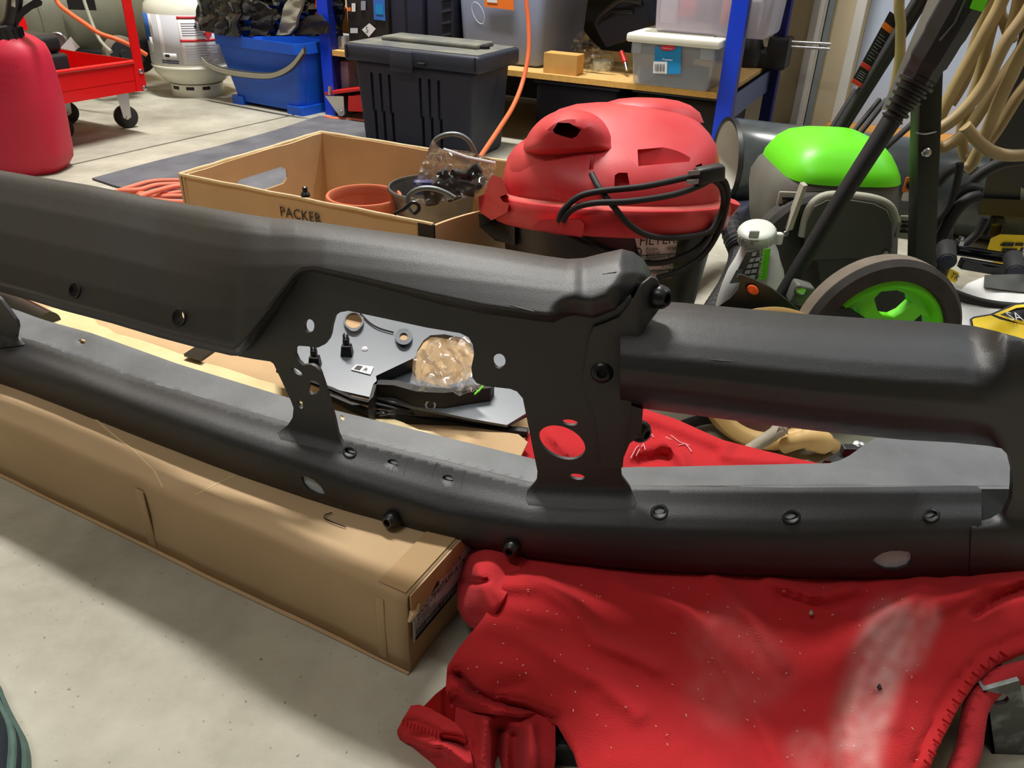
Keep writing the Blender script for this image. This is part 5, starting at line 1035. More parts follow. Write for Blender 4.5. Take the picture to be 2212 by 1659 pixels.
# ---- blue mop bucket
bp_ = thing('blue_bucket', 'blue rectangular plastic bucket with grey handle left of shelf post', 'bucket', oz(570, 240))
bA, bB = UV(oz(498, 221)), UV(oz(650, 249)); 
fl_ = oz(508, 222); fr_ = oz(655, 250); bd = (fr_-fl_)/np.linalg.norm(fr_-fl_); bn = np.array([-bd[1], bd[0], 0]); bw = np.linalg.norm(fr_-fl_)
def BK(a, b_, z): return fl_+bd*a*bw+bn*b_+np.array([0, 0, z])
dz_ = lambda px, py: None
topz = 0.
def on_front(px, py):                                              # pixel on the bucket's front plane
    d = ray(px, py); t = ((fl_-CP) @ bn)/(d @ bn); return CP+d*t
bt = on_front(470, 70)[2]
def brect(a0, a1, d0, d1, z, r=.03, n=6):
    out = []
    for cx, cy, s0 in ((a1*bw-r, d1-r, 0), (a0*bw+r, d1-r, 90), (a0*bw+r, d0+r, 180), (a1*bw-r, d0+r, 270)):
        for k in range(n+1):
            an = math.radians(s0+90*k/n); out.append(fl_+bd*(cx+r*math.cos(an))+bn*(cy+r*math.sin(an))+np.array([0, 0, z]))
    return out
obj('tub', MB().loft([brect(.02, .98, 0, .16, .012), brect(0, 1.0, -.004, .165, .05), brect(-.07, 1.05, -.016, .185, bt*.62), brect(-.12, 1.08, -.026, .20, bt-.012), brect(-.115, 1.075, -.022, .196, bt-.012), brect(0, 1, .01, .155, .03)], cap=True), 'blue_pail', bp_, 40)
obj('rim', MB().loft([brect(-.13, 1.09, -.030, .204, bt-.035), brect(-.13, 1.09, -.030, .204, bt), brect(-.115, 1.075, -.024, .198, bt), brect(-.115, 1.075, -.024, .198, bt-.035)], cap=False), 'blue_pail', bp_, 40)
for a0, a1 in ((-.01, .16), (.80, 1.03)): obj('foot', MB().loft([brect(a0, a1, -.012, .17, 0, .008), brect(a0, a1, -.012, .17, .03, .008)]), 'blue_pail', bp_, 40)
hp = [(464, 125), (478, 138), (510, 150), (560, 158), (605, 160), (635, 152), (660, 135), (682, 106)]
hpp = [on_front(x, y)-bn*.045 for x, y in hp]; sp = spline(hpp, 6)
obj('handle', MB().loft([[p+np.array([0, 0, .011]), p+np.array([0, 0, .011])-bn*.012, p-np.array([0, 0, .011])-bn*.012, p-np.array([0, 0, .011])] for p in sp]), 'washer_dark', bp_, 40)
obj('handle_grip', MB().loft([[p+np.array([0, 0, .008])-bn*.011, p+np.array([0, 0, .008])-bn*.015, p-np.array([0, 0, .008])-bn*.015, p-np.array([0, 0, .008])-bn*.011] for p in sp]), 'washer_tan', bp_, 40)
# black film and wares heaped in the bucket
def heap(nm, lbl, ct_, poly, dn, m_, amp, seed, step=6., th=.01):
    def f(x, y): return np.array([on_front(p, q)+bn*dn-bn*(abs(noise.noise(Vector((p/34., q/30., seed))))+.15*noise.noise(Vector((p/9., q/9., seed))))*amp for p, q in zip(x, y)])
    t = thing(nm, lbl, ct_, on_front(*poly[0])+bn*dn); obj('crumpled_skin', sheet(poly, [], step, f, lambda P, x, y: P+bn*th), m_, t, 25); return t
heap('black_film', 'glossy crumpled black plastic film hanging over blue bucket rim', 'plastic film', [(436, 56), (448, -20), (540, -30), (538, 40), (536, 78), (500, 74), (478, 70), (455, 62)], -.034, 'black_gloss', .035, 1, 5.)
heap('dark_bucket_lining', 'crumpled dark lining filling the inside of blue bucket', 'plastic film', [(462, 84), (460, -20), (690, -20), (690, 84)], .12, 'black_gloss', .05, 9, 9.)
heap('black_brush', 'dark bristly brush head standing in blue bucket', 'brush', [(538, 74), (540, 10), (560, 4), (584, 20), (586, 44), (578, 76)], .01, 'black_rubber', .03, 3)
heap('pale_board_scrap', 'pale folded scrap sticking out of blue bucket', 'scrap', [(578, 78), (590, 50), (598, 10), (618, -20), (638, -20), (634, 10), (620, 60), (608, 76), (592, 78)], .04, 'washer_tan', .015, 5, th=.012)
heap('baseball_hat', 'rounded dark cloth hat in right side of blue bucket', 'hat', [(605, 78), (622, 50), (640, 36), (664, 34), (680, 48), (682, 76)], .06, 'black_plastic', .02, 7)
obj('red_pole_scrap', MB().prism([on_front(634, 40)+bn*.1, on_front(652, 40)+bn*.1, on_front(655, -40)+bn*.1, on_front(636, -40)+bn*.1], bn*.01), 'orange_button', None, 0, 'orange red strip standing behind the blue bucket', 'strip')
# ---- propane tank
PP = oz(417, 207)+np.array([0, .06, 0]); pr_ = .152
pt_ = thing('propane_tank', 'cream propane tank with printed sleeve beside the blue bucket', 'gas tank', PP)
obj('shell', MB().lathe([(0, .035), (.07, .038), (.115, .055), (.142, .085), (pr_, .115), (pr_, .300), (.146, .325), (.122, .352), (.08, .368), (0, .372)], PP, n=56), 'propane', pt_, 50)
obj('weld_seam', MB().lathe([(pr_, .107), (pr_+.003, .110), (pr_+.003, .114), (pr_, .117)], PP, n=56, cap=False), 'propane', pt_)
ft = obj('foot_ring', MB().lathe([(.092, 0), (.098, 0), (.100, .045), (.094, .045)], PP, n=48), 'propane', pt_, 40)
for a in (-50, -85, -120): obj('foot_slot', MB().box(PP+np.array([math.cos(math.radians(a))*.098, math.sin(math.radians(a))*.098, .033]), (.030, .006, .012), ((-math.sin(math.radians(a)), math.cos(math.radians(a)), 0), (math.cos(math.radians(a)), math.sin(math.radians(a)), 0), (0, 0, 1)), .002), 'ink', pt_)
obj('collar', MB().lathe([(.095, .365), (.100, .38), (.100, .47), (.094, .47), (.094, .38), (.090, .365)], PP, n=48, arc=(math.radians(-150), math.radians(150)), cap=False), 'propane', pt_)
obj('valve', MB().lathe([(.018, .36), (.018, .40), (.025, .40), (.025, .43), (0, .43)], PP, n=20), 'steel', pt_)
obj('valve_knob', MB().lathe([(.02, .43), (.024, .436), (.02, .45), (0, .45)], PP+np.array([.02, -.03, -.03]), n=16), 'orange_label', pt_)
def tpatch(nm, a0, a1, z0, z1, m_, par, dr=.0012, n=14):
    r_ = pr_+dr; P = [[PP+np.array([math.sin(math.radians(a))*r_, -math.cos(math.radians(a))*r_, z]) for a in np.linspace(a0, a1, n)] for z in (z0, z1)]
    return obj(nm, MB().grid(P), m_, par, 60, solid=.0004)
slv = tpatch('sleeve', -62, 92, .125, .296, 'label_grey', pt_, .0008, 30)
tpatch('sleeve_blue', -62, -38, .20, .296, 'print_blue', slv); tpatch('sleeve_violet', -75, -60, .16, .296, 'purple_blue', slv); tpatch('sleeve_stripe', -22, -16, .125, .296, 'label_white', slv); tpatch('panel_white', 8, 62, .128, .292, 'label_white', slv)
tpatch('sleeve_stripe', -40, -33, .215, .296, 'label_white', slv); tpatch('sleeve_stripe', -46, -38, .165, .216, 'label_white', slv)
for z in (.284, .206): tpatch('red_bar', 8, 62, z, z+.009, 'red_print', slv, .002)
for i in range(6): tpatch('text_line', 12, 56-6*(i % 2), .268-i*.008, .2705-i*.008, 'print_grey', slv, .002)
for i in range(7): tpatch('text_line', 14, 58-8*(i % 3), .192-i*.009, .1945-i*.009, 'print_grey', slv, .002)
dm = PP+np.array([math.sin(math.radians(46))*(pr_+.003), -math.cos(math.radians(46))*(pr_+.003), .232]); tx = np.array([math.cos(math.radians(46)), math.sin(math.radians(46)), 0])
obj('red_diamond', MB().prism([dm+tx*.017, dm+np.array([0, 0, .017]), dm-tx*.017, dm-np.array([0, 0, .017])], np.cross(tx, (0, 0, 1))*.0006), 'red_print', slv, 0)
tpatch('maker_label', -20, 0, .148, .166, 'label_white', slv, .002); tpatch('maker_mark', -17, -10, .152, .162, 'ink', slv, .003)
for i in range(2): tpatch('text_line', -24, 2, .130+i*.007, .134+i*.007, 'case_blue', slv, .002)
# ---- red service cart
ct0 = thing('red_service_cart', 'red steel service cart with casters and bottom tray', 'cart', oz(250, 285))
cY = 2.62
K = lambda x, y, Y=cY: oy(x, y, Y)
# right-front corner of the bottom tray and the direction of its front side
cr = oy(317, 194, 2.60); zb0 = cr[2]
cl_ = oz(113, 229, zb0); cd = (cl_-cr); cd[2] = 0; cdl = np.linalg.norm(cd); cd = cd/cdl; cn = np.array([cd[1], -cd[0], 0]); cn = cn if cn[1] > 0 else -cn
def onc(px, py, off=0.):
    d = ray(px, py); t = ((cr+cn*off-CP) @ cn)/(d @ cn); return CP+d*t
CZ1 = onc(300, 132)[2]; CW, CDp = .62, .40
obj('tray_front', MB().prism([cr, cr+cd*CW, cr+cd*CW+np.array([0, 0, CZ1-zb0]), cr+np.array([0, 0, CZ1-zb0])], cn*.003), 'cart_red', ct0, 0)
obj('tray_lip', MB().tube([cr+np.array([0, 0, CZ1-zb0])+cd*.03, cr+np.array([0, 0, CZ1-zb0])+cd*CW], .006, 10), 'cart_red', ct0)
obj('tray_side', MB().prism([cr, cr+cn*CDp, cr+cn*CDp+np.array([0, 0, CZ1-zb0]), cr+np.array([0, 0, CZ1-zb0])], cd*.003), 'cart_red', ct0, 0)
obj('tray_back', MB().prism([cr+cn*CDp, cr+cn*CDp+cd*CW, cr+cn*CDp+cd*CW+np.array([0, 0, CZ1-zb0]), cr+cn*CDp+np.array([0, 0, CZ1-zb0])], cn*.003), 'cart_red', ct0, 0)
obj('tray_back_lip', MB().tube([cr+cn*CDp+np.array([0, 0, CZ1-zb0]), cr+cn*CDp+cd*CW+np.array([0, 0, CZ1-zb0])], .004, 8), 'chalk', ct0)
obj('tray_floor', MB().prism([cr+np.array([0, 0, .03]), cr+cd*CW+np.array([0, 0, .03]), cr+cd*CW+cn*CDp+np.array([0, 0, .03]), cr+cn*CDp+np.array([0, 0, .03])], (0, 0, .003)), 'cart_red', ct0, 0)
for base, tp in ((cr-cn*.002, (260, 285)), ):
    a = [onc(x, y, -.003) for x, y in [(318, 195), (296, 198), (288, 128), (258, -30), (278, -30), (302, 100)]]
    po = obj('corner_post', MB().prism(a, cn*.004), 'cart_red', ct0, 0)
    for x, y in ((304, 154), (312, 190)): obj('bolt', MB().lathe([(.008, 0), (.0075, .003), (.004, .005), (0, .005)], onc(x, y, -.003), -cn, 16), 'steel', po)
obj('corner_post', MB().prism([onc(x, y, CDp*.9) for x, y in [(30, -30), (0, -30), (40, 60), (56, 92), (60, 60)]], cn*.004), 'cart_red', ct0, 0)
obj('corner_post', MB().prism([cr+cd*CW, cr+cd*(CW+.04), cr+cd*(CW+.12)+np.array([0, 0, .7]), cr+cd*(CW+.08)+np.array([0, 0, .7])], cn*.004), 'cart_red', ct0, 0)
def caster(p, a, r_=.036):
    z_ = np.array([0, 0, 1.]); ax_ = np.array([math.cos(a), math.sin(a), 0]); c_ = np.array([p[0], p[1], r_])
    w = obj('caster_wheel', MB().lathe([(r_*.85, -.012), (r_, -.008), (r_, .008), (r_*.85, .012)], c_, ax_, 32), 'black_rubber', ct0)
    obj('wheel_hub', MB().lathe([(r_*.5, -.013), (r_*.5, .013)], c_, ax_, 20), 'black_plastic', w)
    f_ = obj('caster_fork', MB().prism([c_+ax_*.014+np.array([0, 0, -.008]), c_+ax_*.014+np.cross(z_, ax_)*.012, c_+ax_*.014+np.cross(z_, ax_)*.02+z_*(zb0-r_), c_+ax_*.014-np.cross(z_, ax_)*.02+z_*(zb0-r_), c_+ax_*.014-np.cross(z_, ax_)*.012], ax_*.003), 'steel', ct0, 0)
    obj('fork_top', MB().box(c_+z_*(zb0-r_-.003), (.045, .045, .006), AX, .001), 'steel', f_, 0); obj('axle_nut', MB().lathe([(.005, .017), (.004, .021), (0, .021)], c_, ax_, 12), 'steel', f_)
caster(oz(277, 276), -.9); caster(oz(137, 302)+cn*.0, -.9); caster(cr+cn*CDp*.85+cd*.06, -.9)
# black drill case in the tray
dc = thing('black_drill_case', 'black hard tool case lying in the red cart tray', 'case', cr+cd*.3+cn*.15+np.array([0, 0, .034]))
c0 = cr+cd*.30+cn*.16; ca = (cd, cn, (0, 0, 1))
obj('lower_shell', MB().box(c0+np.array([0, 0, .034+.045]), (.20, .22, .09), ca, .012, 3), 'black_plastic', dc, 40); obj('upper_shell', MB().box(c0+np.array([0, 0, .034+.115]), (.19, .20, .05), ca, .016, 3), 'black_plastic', dc, 40); obj('handle', MB().box(c0-cn*.115+np.array([0, 0, .075]), (.10, .02, .02), ca, .005), 'case_blue', dc, 40)
# ---- grey compressor behind the cart
ac = thing('air_compressor', 'olive grey air compressor tank with small wheels behind red cart', 'compressor', oy(150, 130, 3.25))
cA, cB = oy(70, 40, 3.30), oy(235, 20, 3.55); ad = (cB-cA); ad[2] = 0; ad /= np.linalg.norm(ad)
cc = oy(120, 25, 3.30)
obj('tank', MB().lathe([(0, -.26), (.10, -.245), (.16, -.20), (.175, -.14), (.175, .26), (.16, .32), (.1, .36), (0, .375)], cc+np.array([0, 0, -.02]), ad, 48), 'tank_grey', ac, 50)
obj('tank_seam', MB().lathe([(.175, -.142), (.179, -.139), (.179, -.131), (.175, -.128)], cc+np.array([0, 0, -.02]), ad, 48, cap=False), 'tank_grey', ac)
obj('name_plate', MB().box(oy(175, 5, 3.12), (.10, .004, .05), AX, .001), 'black_plastic', ac, 0)
for x, y, Y in ((262, 118, 3.1), (300, 118, 3.3)):
    w = obj('wheel', MB().lathe([(.055, -.02), (.065, -.012), (.065, .012), (.055, .02)], oy(x, y, Y), (.8, -.6, 0), 32), 'tread' if x < 280 else 'black_rubber', ac); obj('wheel_face', MB().lathe([(.052, .021), (.02, .022), (.018, .03), (0, .03)], oy(x, y, Y), (.8, -.6, 0), 28), 'black_rubber', w)
obj('drain_hose', MB().tube(spline([oy(178, -10, 3.1), oy(195, 40, 3.08), oy(215, 85, 3.05), oy(240, 112, 3.0)], 5), .006, 8), 'washer_tan', ac)
obj('motor_block', MB().box(oy(238, 25, 3.5), (.22, .20, .32), AX, .03, 3), 'black_plastic', ac, 40)
obj('base_frame', MB().box(oy(190, 120, 3.2), (.40, .06, .04), AX, .006), 'black_plastic', ac, 40)
gg = thing('pressure_gauge', 'chrome dial gauge with white tag on black drill case', 'gauge', oy(140, 95, 2.95)); gpn = oy(128, 90, 2.92)
obj('dial_rim', MB().lathe([(.030, 0), (.030, .03), (.026, .032), (.024, .028), (0, .028)], gpn, (.35, -1, .15), 28), 'steel', gg); obj('white_tag', MB().prism([oy(130, 104, 2.88), oy(152, 80, 2.88), oy(171, 102, 2.88), oy(160, 111, 2.88)], (0, .003, 0)), 'label_white', gg, 0)
obj('compressor_hose', MB().tube(spline([oy(112, -40, 2.9), oy(124, 4, 2.9), oy(150, 28, 2.88), (oy(182, 50, 2.86)), oy(215, 72, 2.84), oy(250, 84, 2.84), oy(282, 98, 2.86), oy(316, 118, 2.9)], 6), .0075, 10), 'orange_cord', None, 40, 'orange hose drooping behind the red cart post', 'hose')
# ---- timber behind the propane tank
tw_ = thing('pine_crate', 'pale pine boards standing behind the propane tank', 'boards', oy(330, 60, 3.95))
for x0, x1, y0, y1, Y in ((296, 318, -30, 52, 3.9), (286, 300, 4, 28, 3.88), (318, 430, -30, 16, 3.95)): obj('board', MB().prism([oy(x0, y1, Y), oy(x1, y1, Y), oy(x1, y0, Y), oy(x0, y0, Y)], (0, .03, 0)), 'wood', tw_, 0)
obj('frame', MB().prism([oy(296, 52, 3.92), oy(420, 60, 3.92), oy(420, 120, 3.92), oy(300, 112, 3.92)], (0, .03, 0)), 'black_plastic', tw_, 0)
# ---- red fuel can
fc = thing('red_fuel_can', 'red plastic fuel can with black spout at left edge', 'fuel can', oz(40, 372))
fY = 2.16
def cring(xl, xr, y, d, e=3.2, n=40):
    a, b_ = oy(xl, y, fY), oy(xr, y, fY); c_ = (a+b_)/2; hw = (b_[0]-a[0])/2; z = (a[2]+b_[2])/2; out = []
    for i in range(n):
        t = 2*math.pi*i/n; c2, s2 = math.cos(t), math.sin(t); out.append(np.array([c_[0]+hw*abs(c2)**(2/e)*(1 if c2 >= 0 else -1), c_[1]+.5*d*abs(s2)**(2/e)*(1 if s2 >= 0 else -1), z]))
    return out
rows_ = [(-175, 138, 372), (-185, 148, 350), (-175, 146, 330), (-160, 135, 270), (-145, 120, 205), (-135, 106, 160), (-130, 97, 130), (-120, 86, 108), (-105, 66, 92), (-70, 40, 80), (-40, 15, 72)]
mbz = MB().loft([cring(a, b_, y, w) for (a, b_, y), w in zip(rows_, (.17, .19, .19, .185, .18, .175, .17, .155, .12, .08, .06))]); zmn = min(v[2] for v in mbz.v); mbz.v = [(x, y, max(.001, z-zmn+.001)) for x, y, z in mbz.v]
obj('body', mbz, 'can_red', fc, 60)
dzf = -zmn
nk = oy(18, 78, fY-.02); obj('collar', MB().lathe([(.030, -.01), (.033, -.005), (.033, .022), (.028, .026), (0, .026)], nk+np.array([0, 0, -.002]), (-.25, 0, 1), 30), 'black_plastic', fc, 40)
for k in range(12):
    a = k*math.pi/6; obj('collar_rib', MB().box(nk+np.array([math.cos(a)*.034, math.sin(a)*.034, .008]), (.004, .004, .026), AX), 'black_plastic', fc, 0)
obj('spout', MB().tube(spline([nk+np.array([0, 0, .02]), oy(24, 45, fY-.02), oy(30, 15, fY-.02), oy(36, -30, fY-.02)], 4), .017, 16), 'black_plastic', fc); obj('trigger', MB().loft([[oy(x, y, Y_) for x, y in [(36, 30), (50, 14), (80, -6), (92, 4), (90, 12), (70, 20), (52, 34), (40, 52), (34, 58)]] for Y_ in (fY-.03, fY)]), 'black_plastic', fc, 30)
obj('spout_tip', MB().tube([oy(30, 12, fY-.025), oy(33, -20, fY-.025)], .012, 12), 'steel', fc)
for y_, s in ((150, 'SAFETY'), (172, 'USE'), (190, 'APPROVED'), (205, 'MODEL')):
    p = oy(-6 if y_ < 180 else -10, y_, fY-.097); text('moulded_text', s, .012 if y_ < 160 else .007, p, (1, 0, 0), (0, .1, 1), 'can_red', fc, lift=.0008)
# ================================================================ right side: pipe, pressure washer, hoses
R_P = .105; pm = oz(1566, 345, R_P)
pp = thing('black_plastic_pipe', 'large glossy black plastic pipe lying along back wall', 'pipe', (pm[0]+.4, pm[1]-.2, 0))
pd = np.array([.905, -.38, 0]); pd /= np.linalg.norm(pd)
vh = np.array([pm[0], pm[1], 0]); vh = vh/np.linalg.norm(vh); pz = np.array([0, 0, 1.]); py_ = np.cross(pz, pd)
def pring(r_, s_, slant): 
    out = []
    for k in range(64):
        a = 2*math.pi*k/64; d = py_*math.cos(a)+pz*math.sin(a); out.append(pm+d*r_+pd*(s_-slant*(d @ vh)))
    return out
SLN = .052                                                        # the mouth is sawn at a slant, far side longer
obj('outer_wall', MB().loft([pring(R_P-.002, 0, SLN), pring(R_P, .002, SLN), pring(R_P, .2, 0), pring(R_P, .74, 0)], cap=False), 'pipe_black', pp, 50)
obj('inner_wall', MB().loft([pring(R_P-.002, 0, SLN), pring(R_P-.007, 0, SLN), pring(R_P-.007, .2, 0), pring(R_P-.007, .74, 0)], cap=False), 'pipe_inner', pp, 50)
obj('mouth_edge', MB().loft([pring(R_P-.009, .004, SLN), pring(R_P-.008, -.002, SLN), pring(R_P+.001, -.002, SLN), pring(R_P+.001, .010, SLN)], cap=False), 'black_plastic', pp, 50)
tp = thing('black_tarp', 'folded dark plastic tarp on floor below the black pipe', 'tarp', oz(1625, 450))
def tarpf(x, y): return np.array([oz(p, q, .02+.035*math.exp(-((p-1640)/60.)**2-((q-445)/18.)**2)+noise.noise(Vector((p/30., q/14., 1)))*.008) for p, q in zip(x, y)])
obj('folds', sheet([(1540, 420), (1600, 400), (1700, 410), (1720, 440), (1690, 462), (1600, 462), (1548, 452)], [], 9., tarpf, lambda P, x, y: P*np.array([1, 1, 0])+np.array([0, 0, .002])), 'case_blue', tp, 50)
# ---- pressure washer
ws = thing('pressure_washer', 'green and grey electric pressure washer on two wheels behind the bumper', 'pressure washer', oz(1850, 800))
WY = 1.33
def wring(xl, xr, y, d, off=0., e=4., n=48):
    a, b_ = oy(xl, y, WY), oy(xr, y, WY); c_ = (a+b_)/2; hw = (b_[0]-a[0])/2; out = []
    for i in range(n):
        t = 2*math.pi*i/n; c2, s2 = math.cos(t), math.sin(t); out.append(np.array([c_[0]+hw*abs(c2)**(2/e)*(1 if c2 >= 0 else -1), c_[1]+d/2+off+.5*d*abs(s2)**(2/e)*(1 if s2 >= 0 else -1), c_[2]]))
    return out
wr_ = [(1688, 1962, 650, .24), (1680, 1966, 600, .25), (1675, 1970, 540, .26), (1675, 1972, 470, .26), (1680, 1972, 440, .26), (1696, 1972, 412, .25)]
obj('body_shell', MB().loft([wring(*q) for q in wr_]+[wring(1716, 1968, 392, .225, .008), wring(1740, 1955, 380, .18, .03)]), 'washer_grey', ws, 50)
obj('green_cover', MB().loft([wring(1708, 1974, 402, .252, -.004), wring(1712, 1973, 388, .244, -.002), wring(1722, 1969, 372, .225, .006), wring(1738, 1962, 352, .20, .02), wring(1760, 1950, 336, .17, .035), wring(1790, 1925, 325, .12, .06), wring(1830, 1890, 321, .05, .09)]), 'green', ws, 50)
obj('carry_recess', MB().lathe([(.020, 0), (.024, .002), (.020, .004), (0, .003)], oy(1838, 328, WY+.06), (0, -.5, .85), 24), 'washer_tan', ws)
fo = [(1738, 566), (1736, 520), (1742, 478), (1756, 445), (1785, 430), (1840, 430), (1890, 438), (1918, 452), (1930, 480), (1930, 530), (1925, 566), (1840, 560)]
obj('motor_housing', MB().loft([[oy(x, y, WY+.02) for x, y in fo], [oy(x, y, WY-.045) for x, y in fo], [oy(1832+(x-1832)*.96, 500+(y-500)*.95, WY-.062) for x, y in fo]]), 'washer_dark', ws, 40)
obj('housing_ridge', MB().tube(spline([oy(x, y, WY-.042) for x, y in [(1734, 510), (1742, 474), (1757, 441), (1786, 424), (1840, 424), (1892, 432), (1922, 448), (1934, 480)]], 4), .008, 10), 'washer_tan', ws)
obj('lower_deck', MB().loft([[oy(x, y, Y_) for x, y in [(1690, 545), (1735, 552), (1850, 560), (1962, 570), (1962, 690), (1700, 690)]] for Y_ in (WY+.15, WY-.03)]), 'washer_dark', ws, 40)
obj('side_bracket', MB().prism([oy(x, y, WY-.05) for x, y in [(1700, 500), (1712, 496), (1745, 400), (1736, 402)]], (0, .02, 0)), 'washer_tan', ws, 0)
for x, y in ((1698, 505), (1913, 548)): obj('screw', MB().lathe([(.005, 0), (.004, .002), (0, .002)], oy(x, y, WY-.066), (0, -1, .3), 12), 'steel', ws)
for k in range(2): obj('louvre', MB().box(oy(1703-k*6, 428+k*14, WY-.012), (.022, .006, .006), AX, .002), 'tote_slot', ws)
for k in range(3): obj('louvre', MB().box(oy(1958-k*2, 478+k*11, WY-.012), (.016, .006, .005), AX, .002), 'tote_slot', ws)
for x, y, w, h in ((1700, 435, .034, .034), (1956, 490, .030, .04)): obj('vent_panel', MB().box(oy(x, y, WY-.004), (w, .006, h), AX, .003), 'washer_tan', ws)
sw_ = obj('warning_tag', MB().box(oy(1966, 400, WY-.02), (.020, .003, .026), AX, .002), 'orange_label', ws); obj('tag_symbol', MB().lathe([(.007, 0), (.007, .001), (.004, .001), (.004, 0)], oy(1966, 400, WY-.022), (0, -1, 0), 18), 'ink', sw_); obj('white_tag', MB().box(oy(1962, 423, WY-.02), (.018, .003, .018), AX, .002), 'label_white', ws)
# wheel
wc = oy(1888, 733, 1.02); wx = np.array([.14, -1., .05]); wx /= np.linalg.norm(wx); WR = wc[2]-.003; 
obj('tyre', MB().lathe([(WR*.76, -.018), (WR*.94, -.020), (WR, -.012), (WR, .012), (WR*.94, .020), (WR*.78, .021), (WR*.74, .010)], wc, wx, 64, cap=False), 'tyre', ws, 40)
obj('tread_band', MB().lathe([(WR*1.002, -.011), (WR*1.006, 0), (WR*1.002, .011)], wc, wx, 64, cap=False), 'tread', ws, 40)
zz = np.array([0, 0, 1.]); wz = zz-wx*(zz @ wx); wz /= np.linalg.norm(wz); wy_ = np.cross(wx, wz)
rim = obj('rim', MB().lathe([(WR*.79, -.008), (WR*.79, .014), (WR*.70, .018), (WR*.66, .006), (WR*.30, .012), (WR*.24, .020), (0, .020), (0, -.008)], wc, wx, 64), 'green', ws, 40)
cs = []
for k in range(5):
    a = math.radians(72*k+18+8); ring_ = []
    for rr, da in ((.33, -.22), (.33, .22), (.42, .40), (.56, .44), (.62, .30), (.63, 0), (.62, -.30), (.56, -.44), (.42, -.40)):
        ring_.append(wc+(wy_*math.cos(a+da)+wz*math.sin(a+da))*WR*rr-wx*.05)
    cs.append(MB().prism(ring_, wx*.12))
cut(rim, cs)
obj('hub_cap', MB().lathe([(WR*.16, .02), (WR*.15, .026), (0, .028)], wc, wx, 24), 'green', ws)
wc2 = wc+np.array([-.0, .30, 0]); obj('tyre', MB().lathe([(WR*.76, -.018), (WR*.94, -.020), (WR, -.012), (WR, .012), (WR*.94, .020), (WR*.78, .021)], wc2, wx, 48), 'tyre', ws, 40)
for x, y in ((1728, 632), (1838, 660)):
    o = obj('hose_connector', MB().box(oy(x, y, 1.14), (.030, .03, .034), ((.97, 0, -.2), (0, 1, 0), (.2, 0, .97)), .005, 3), 'washer_grey', ws); obj('connector_slot', MB().box(oy(x, y-4, 1.122), (.018, .004, .012), ((.97, 0, -.2), (0, 1, 0), (.2, 0, .97)), .003), 'steel', o)
# frame leg
def sqtube(nm, p0, p1, w, m_, par, d_=None):
    p0 = np.array(p0); p1 = np.array(p1); t = (p1-p0)/np.linalg.norm(p1-p0); y_ = np.array([0, 1., 0]); y_ = y_-t*(y_ @ t); y_ /= np.linalg.norm(y_); x_ = np.cross(y_, t)
    return obj(nm, MB().box((p0+p1)/2, (w, d_ or w, np.linalg.norm(p1-p0)), (x_, y_, t), w*.12, 2), m_, par, 40)
sqtube('frame_leg', oy(1986, 700, 1.24), oy(2003, 140, 1.26), .034, 'pole_green', ws)
obj('leg_bolt', MB().lathe([(.007, 0), (.0065, .004), (.003, .006), (0, .006)], oy(2000, 330, 1.235), (0, -1, .4), 18), 'steel', ws)
obj('wire_tie', MB().tube(spline([oy(1978, 287, 1.24), oy(2000, 289, 1.232), oy(2024, 284, 1.24)], 4), .0012, 6), 'steel', ws)
# wand with ribbed grip
wn = thing('spray_wand', 'black pressure washer wand with ribbed grip leaning across the washer', 'wand', oy(1690, 635, 1.16))
obj('lance', MB().tube([oy(1688, 640, 1.16), oy(1810, 440, 1.18), oy(1932, 250, 1.20)], [.0115, .0125, .0140], 20), 'black_rubber', wn, 40)
cn_ = [oy(x, y, 1.20) for x, y in [(1926, 258), (1936, 244), (1946, 229), (1956, 214), (1966, 199), (1976, 184), (1988, 166)]]
cp = spline(cn_, 6); k_ = len(cp); obj('ribbed_sleeve', MB().tube(cp, [0.016+.011*i/(k_-1)-(.0045 if (i//3) % 2 else 0) for i in range(k_)], 24), 'black_plastic', wn, 20)
obj('grip', MB().tube(spline([oy(1985, 170, 1.20), oy(2002, 138, 1.195), oy(2028, 95, 1.19), oy(2068, 25, 1.185), oy(2105, -40, 1.18), oy(2170, -160, 1.17)], 5), [.025]*6+[.0275]*6+[.029]*6+[.029]*8, 8), 'black_plastic', wn, 25)
obj('grip_seam', MB().tube([oy(2030, 88, 1.161), oy(2062, 50, 1.157), oy(2085, 0, 1.154)], .0014, 6), 'washer_dark', wn)
obj('green_lever', MB().loft([[oy(x, y, Y_) for x, y in [(2094, 18), (2122, 26), (2145, -20), (2112, -30)]] for Y_ in (1.14, 1.17)]), 'green', wn, 30)
# white and green flat strip behind the wand
fs = thing('flat_strip', 'white and green folded flat strip beside the wand grip', 'strip', oy(1915, 240, 1.3))
obj('white_side', MB().loft([[oy(x, y, Y_) for x, y in [(2012, -20), (2052, -20), (1978, 110), (1952, 160), (1922, 240), (1904, 236), (1932, 170), (1962, 100)]] for Y_ in (1.29, 1.30)]), 'white_bag', fs, 30)
obj('green_side', MB().loft([[oy(x, y, Y_) for x, y in [(2048, -20), (2075, -20), (2030, 60), (2000, 110), (1975, 140), (1978, 110)]] for Y_ in (1.30, 1.31)]), 'green', fs, 30)
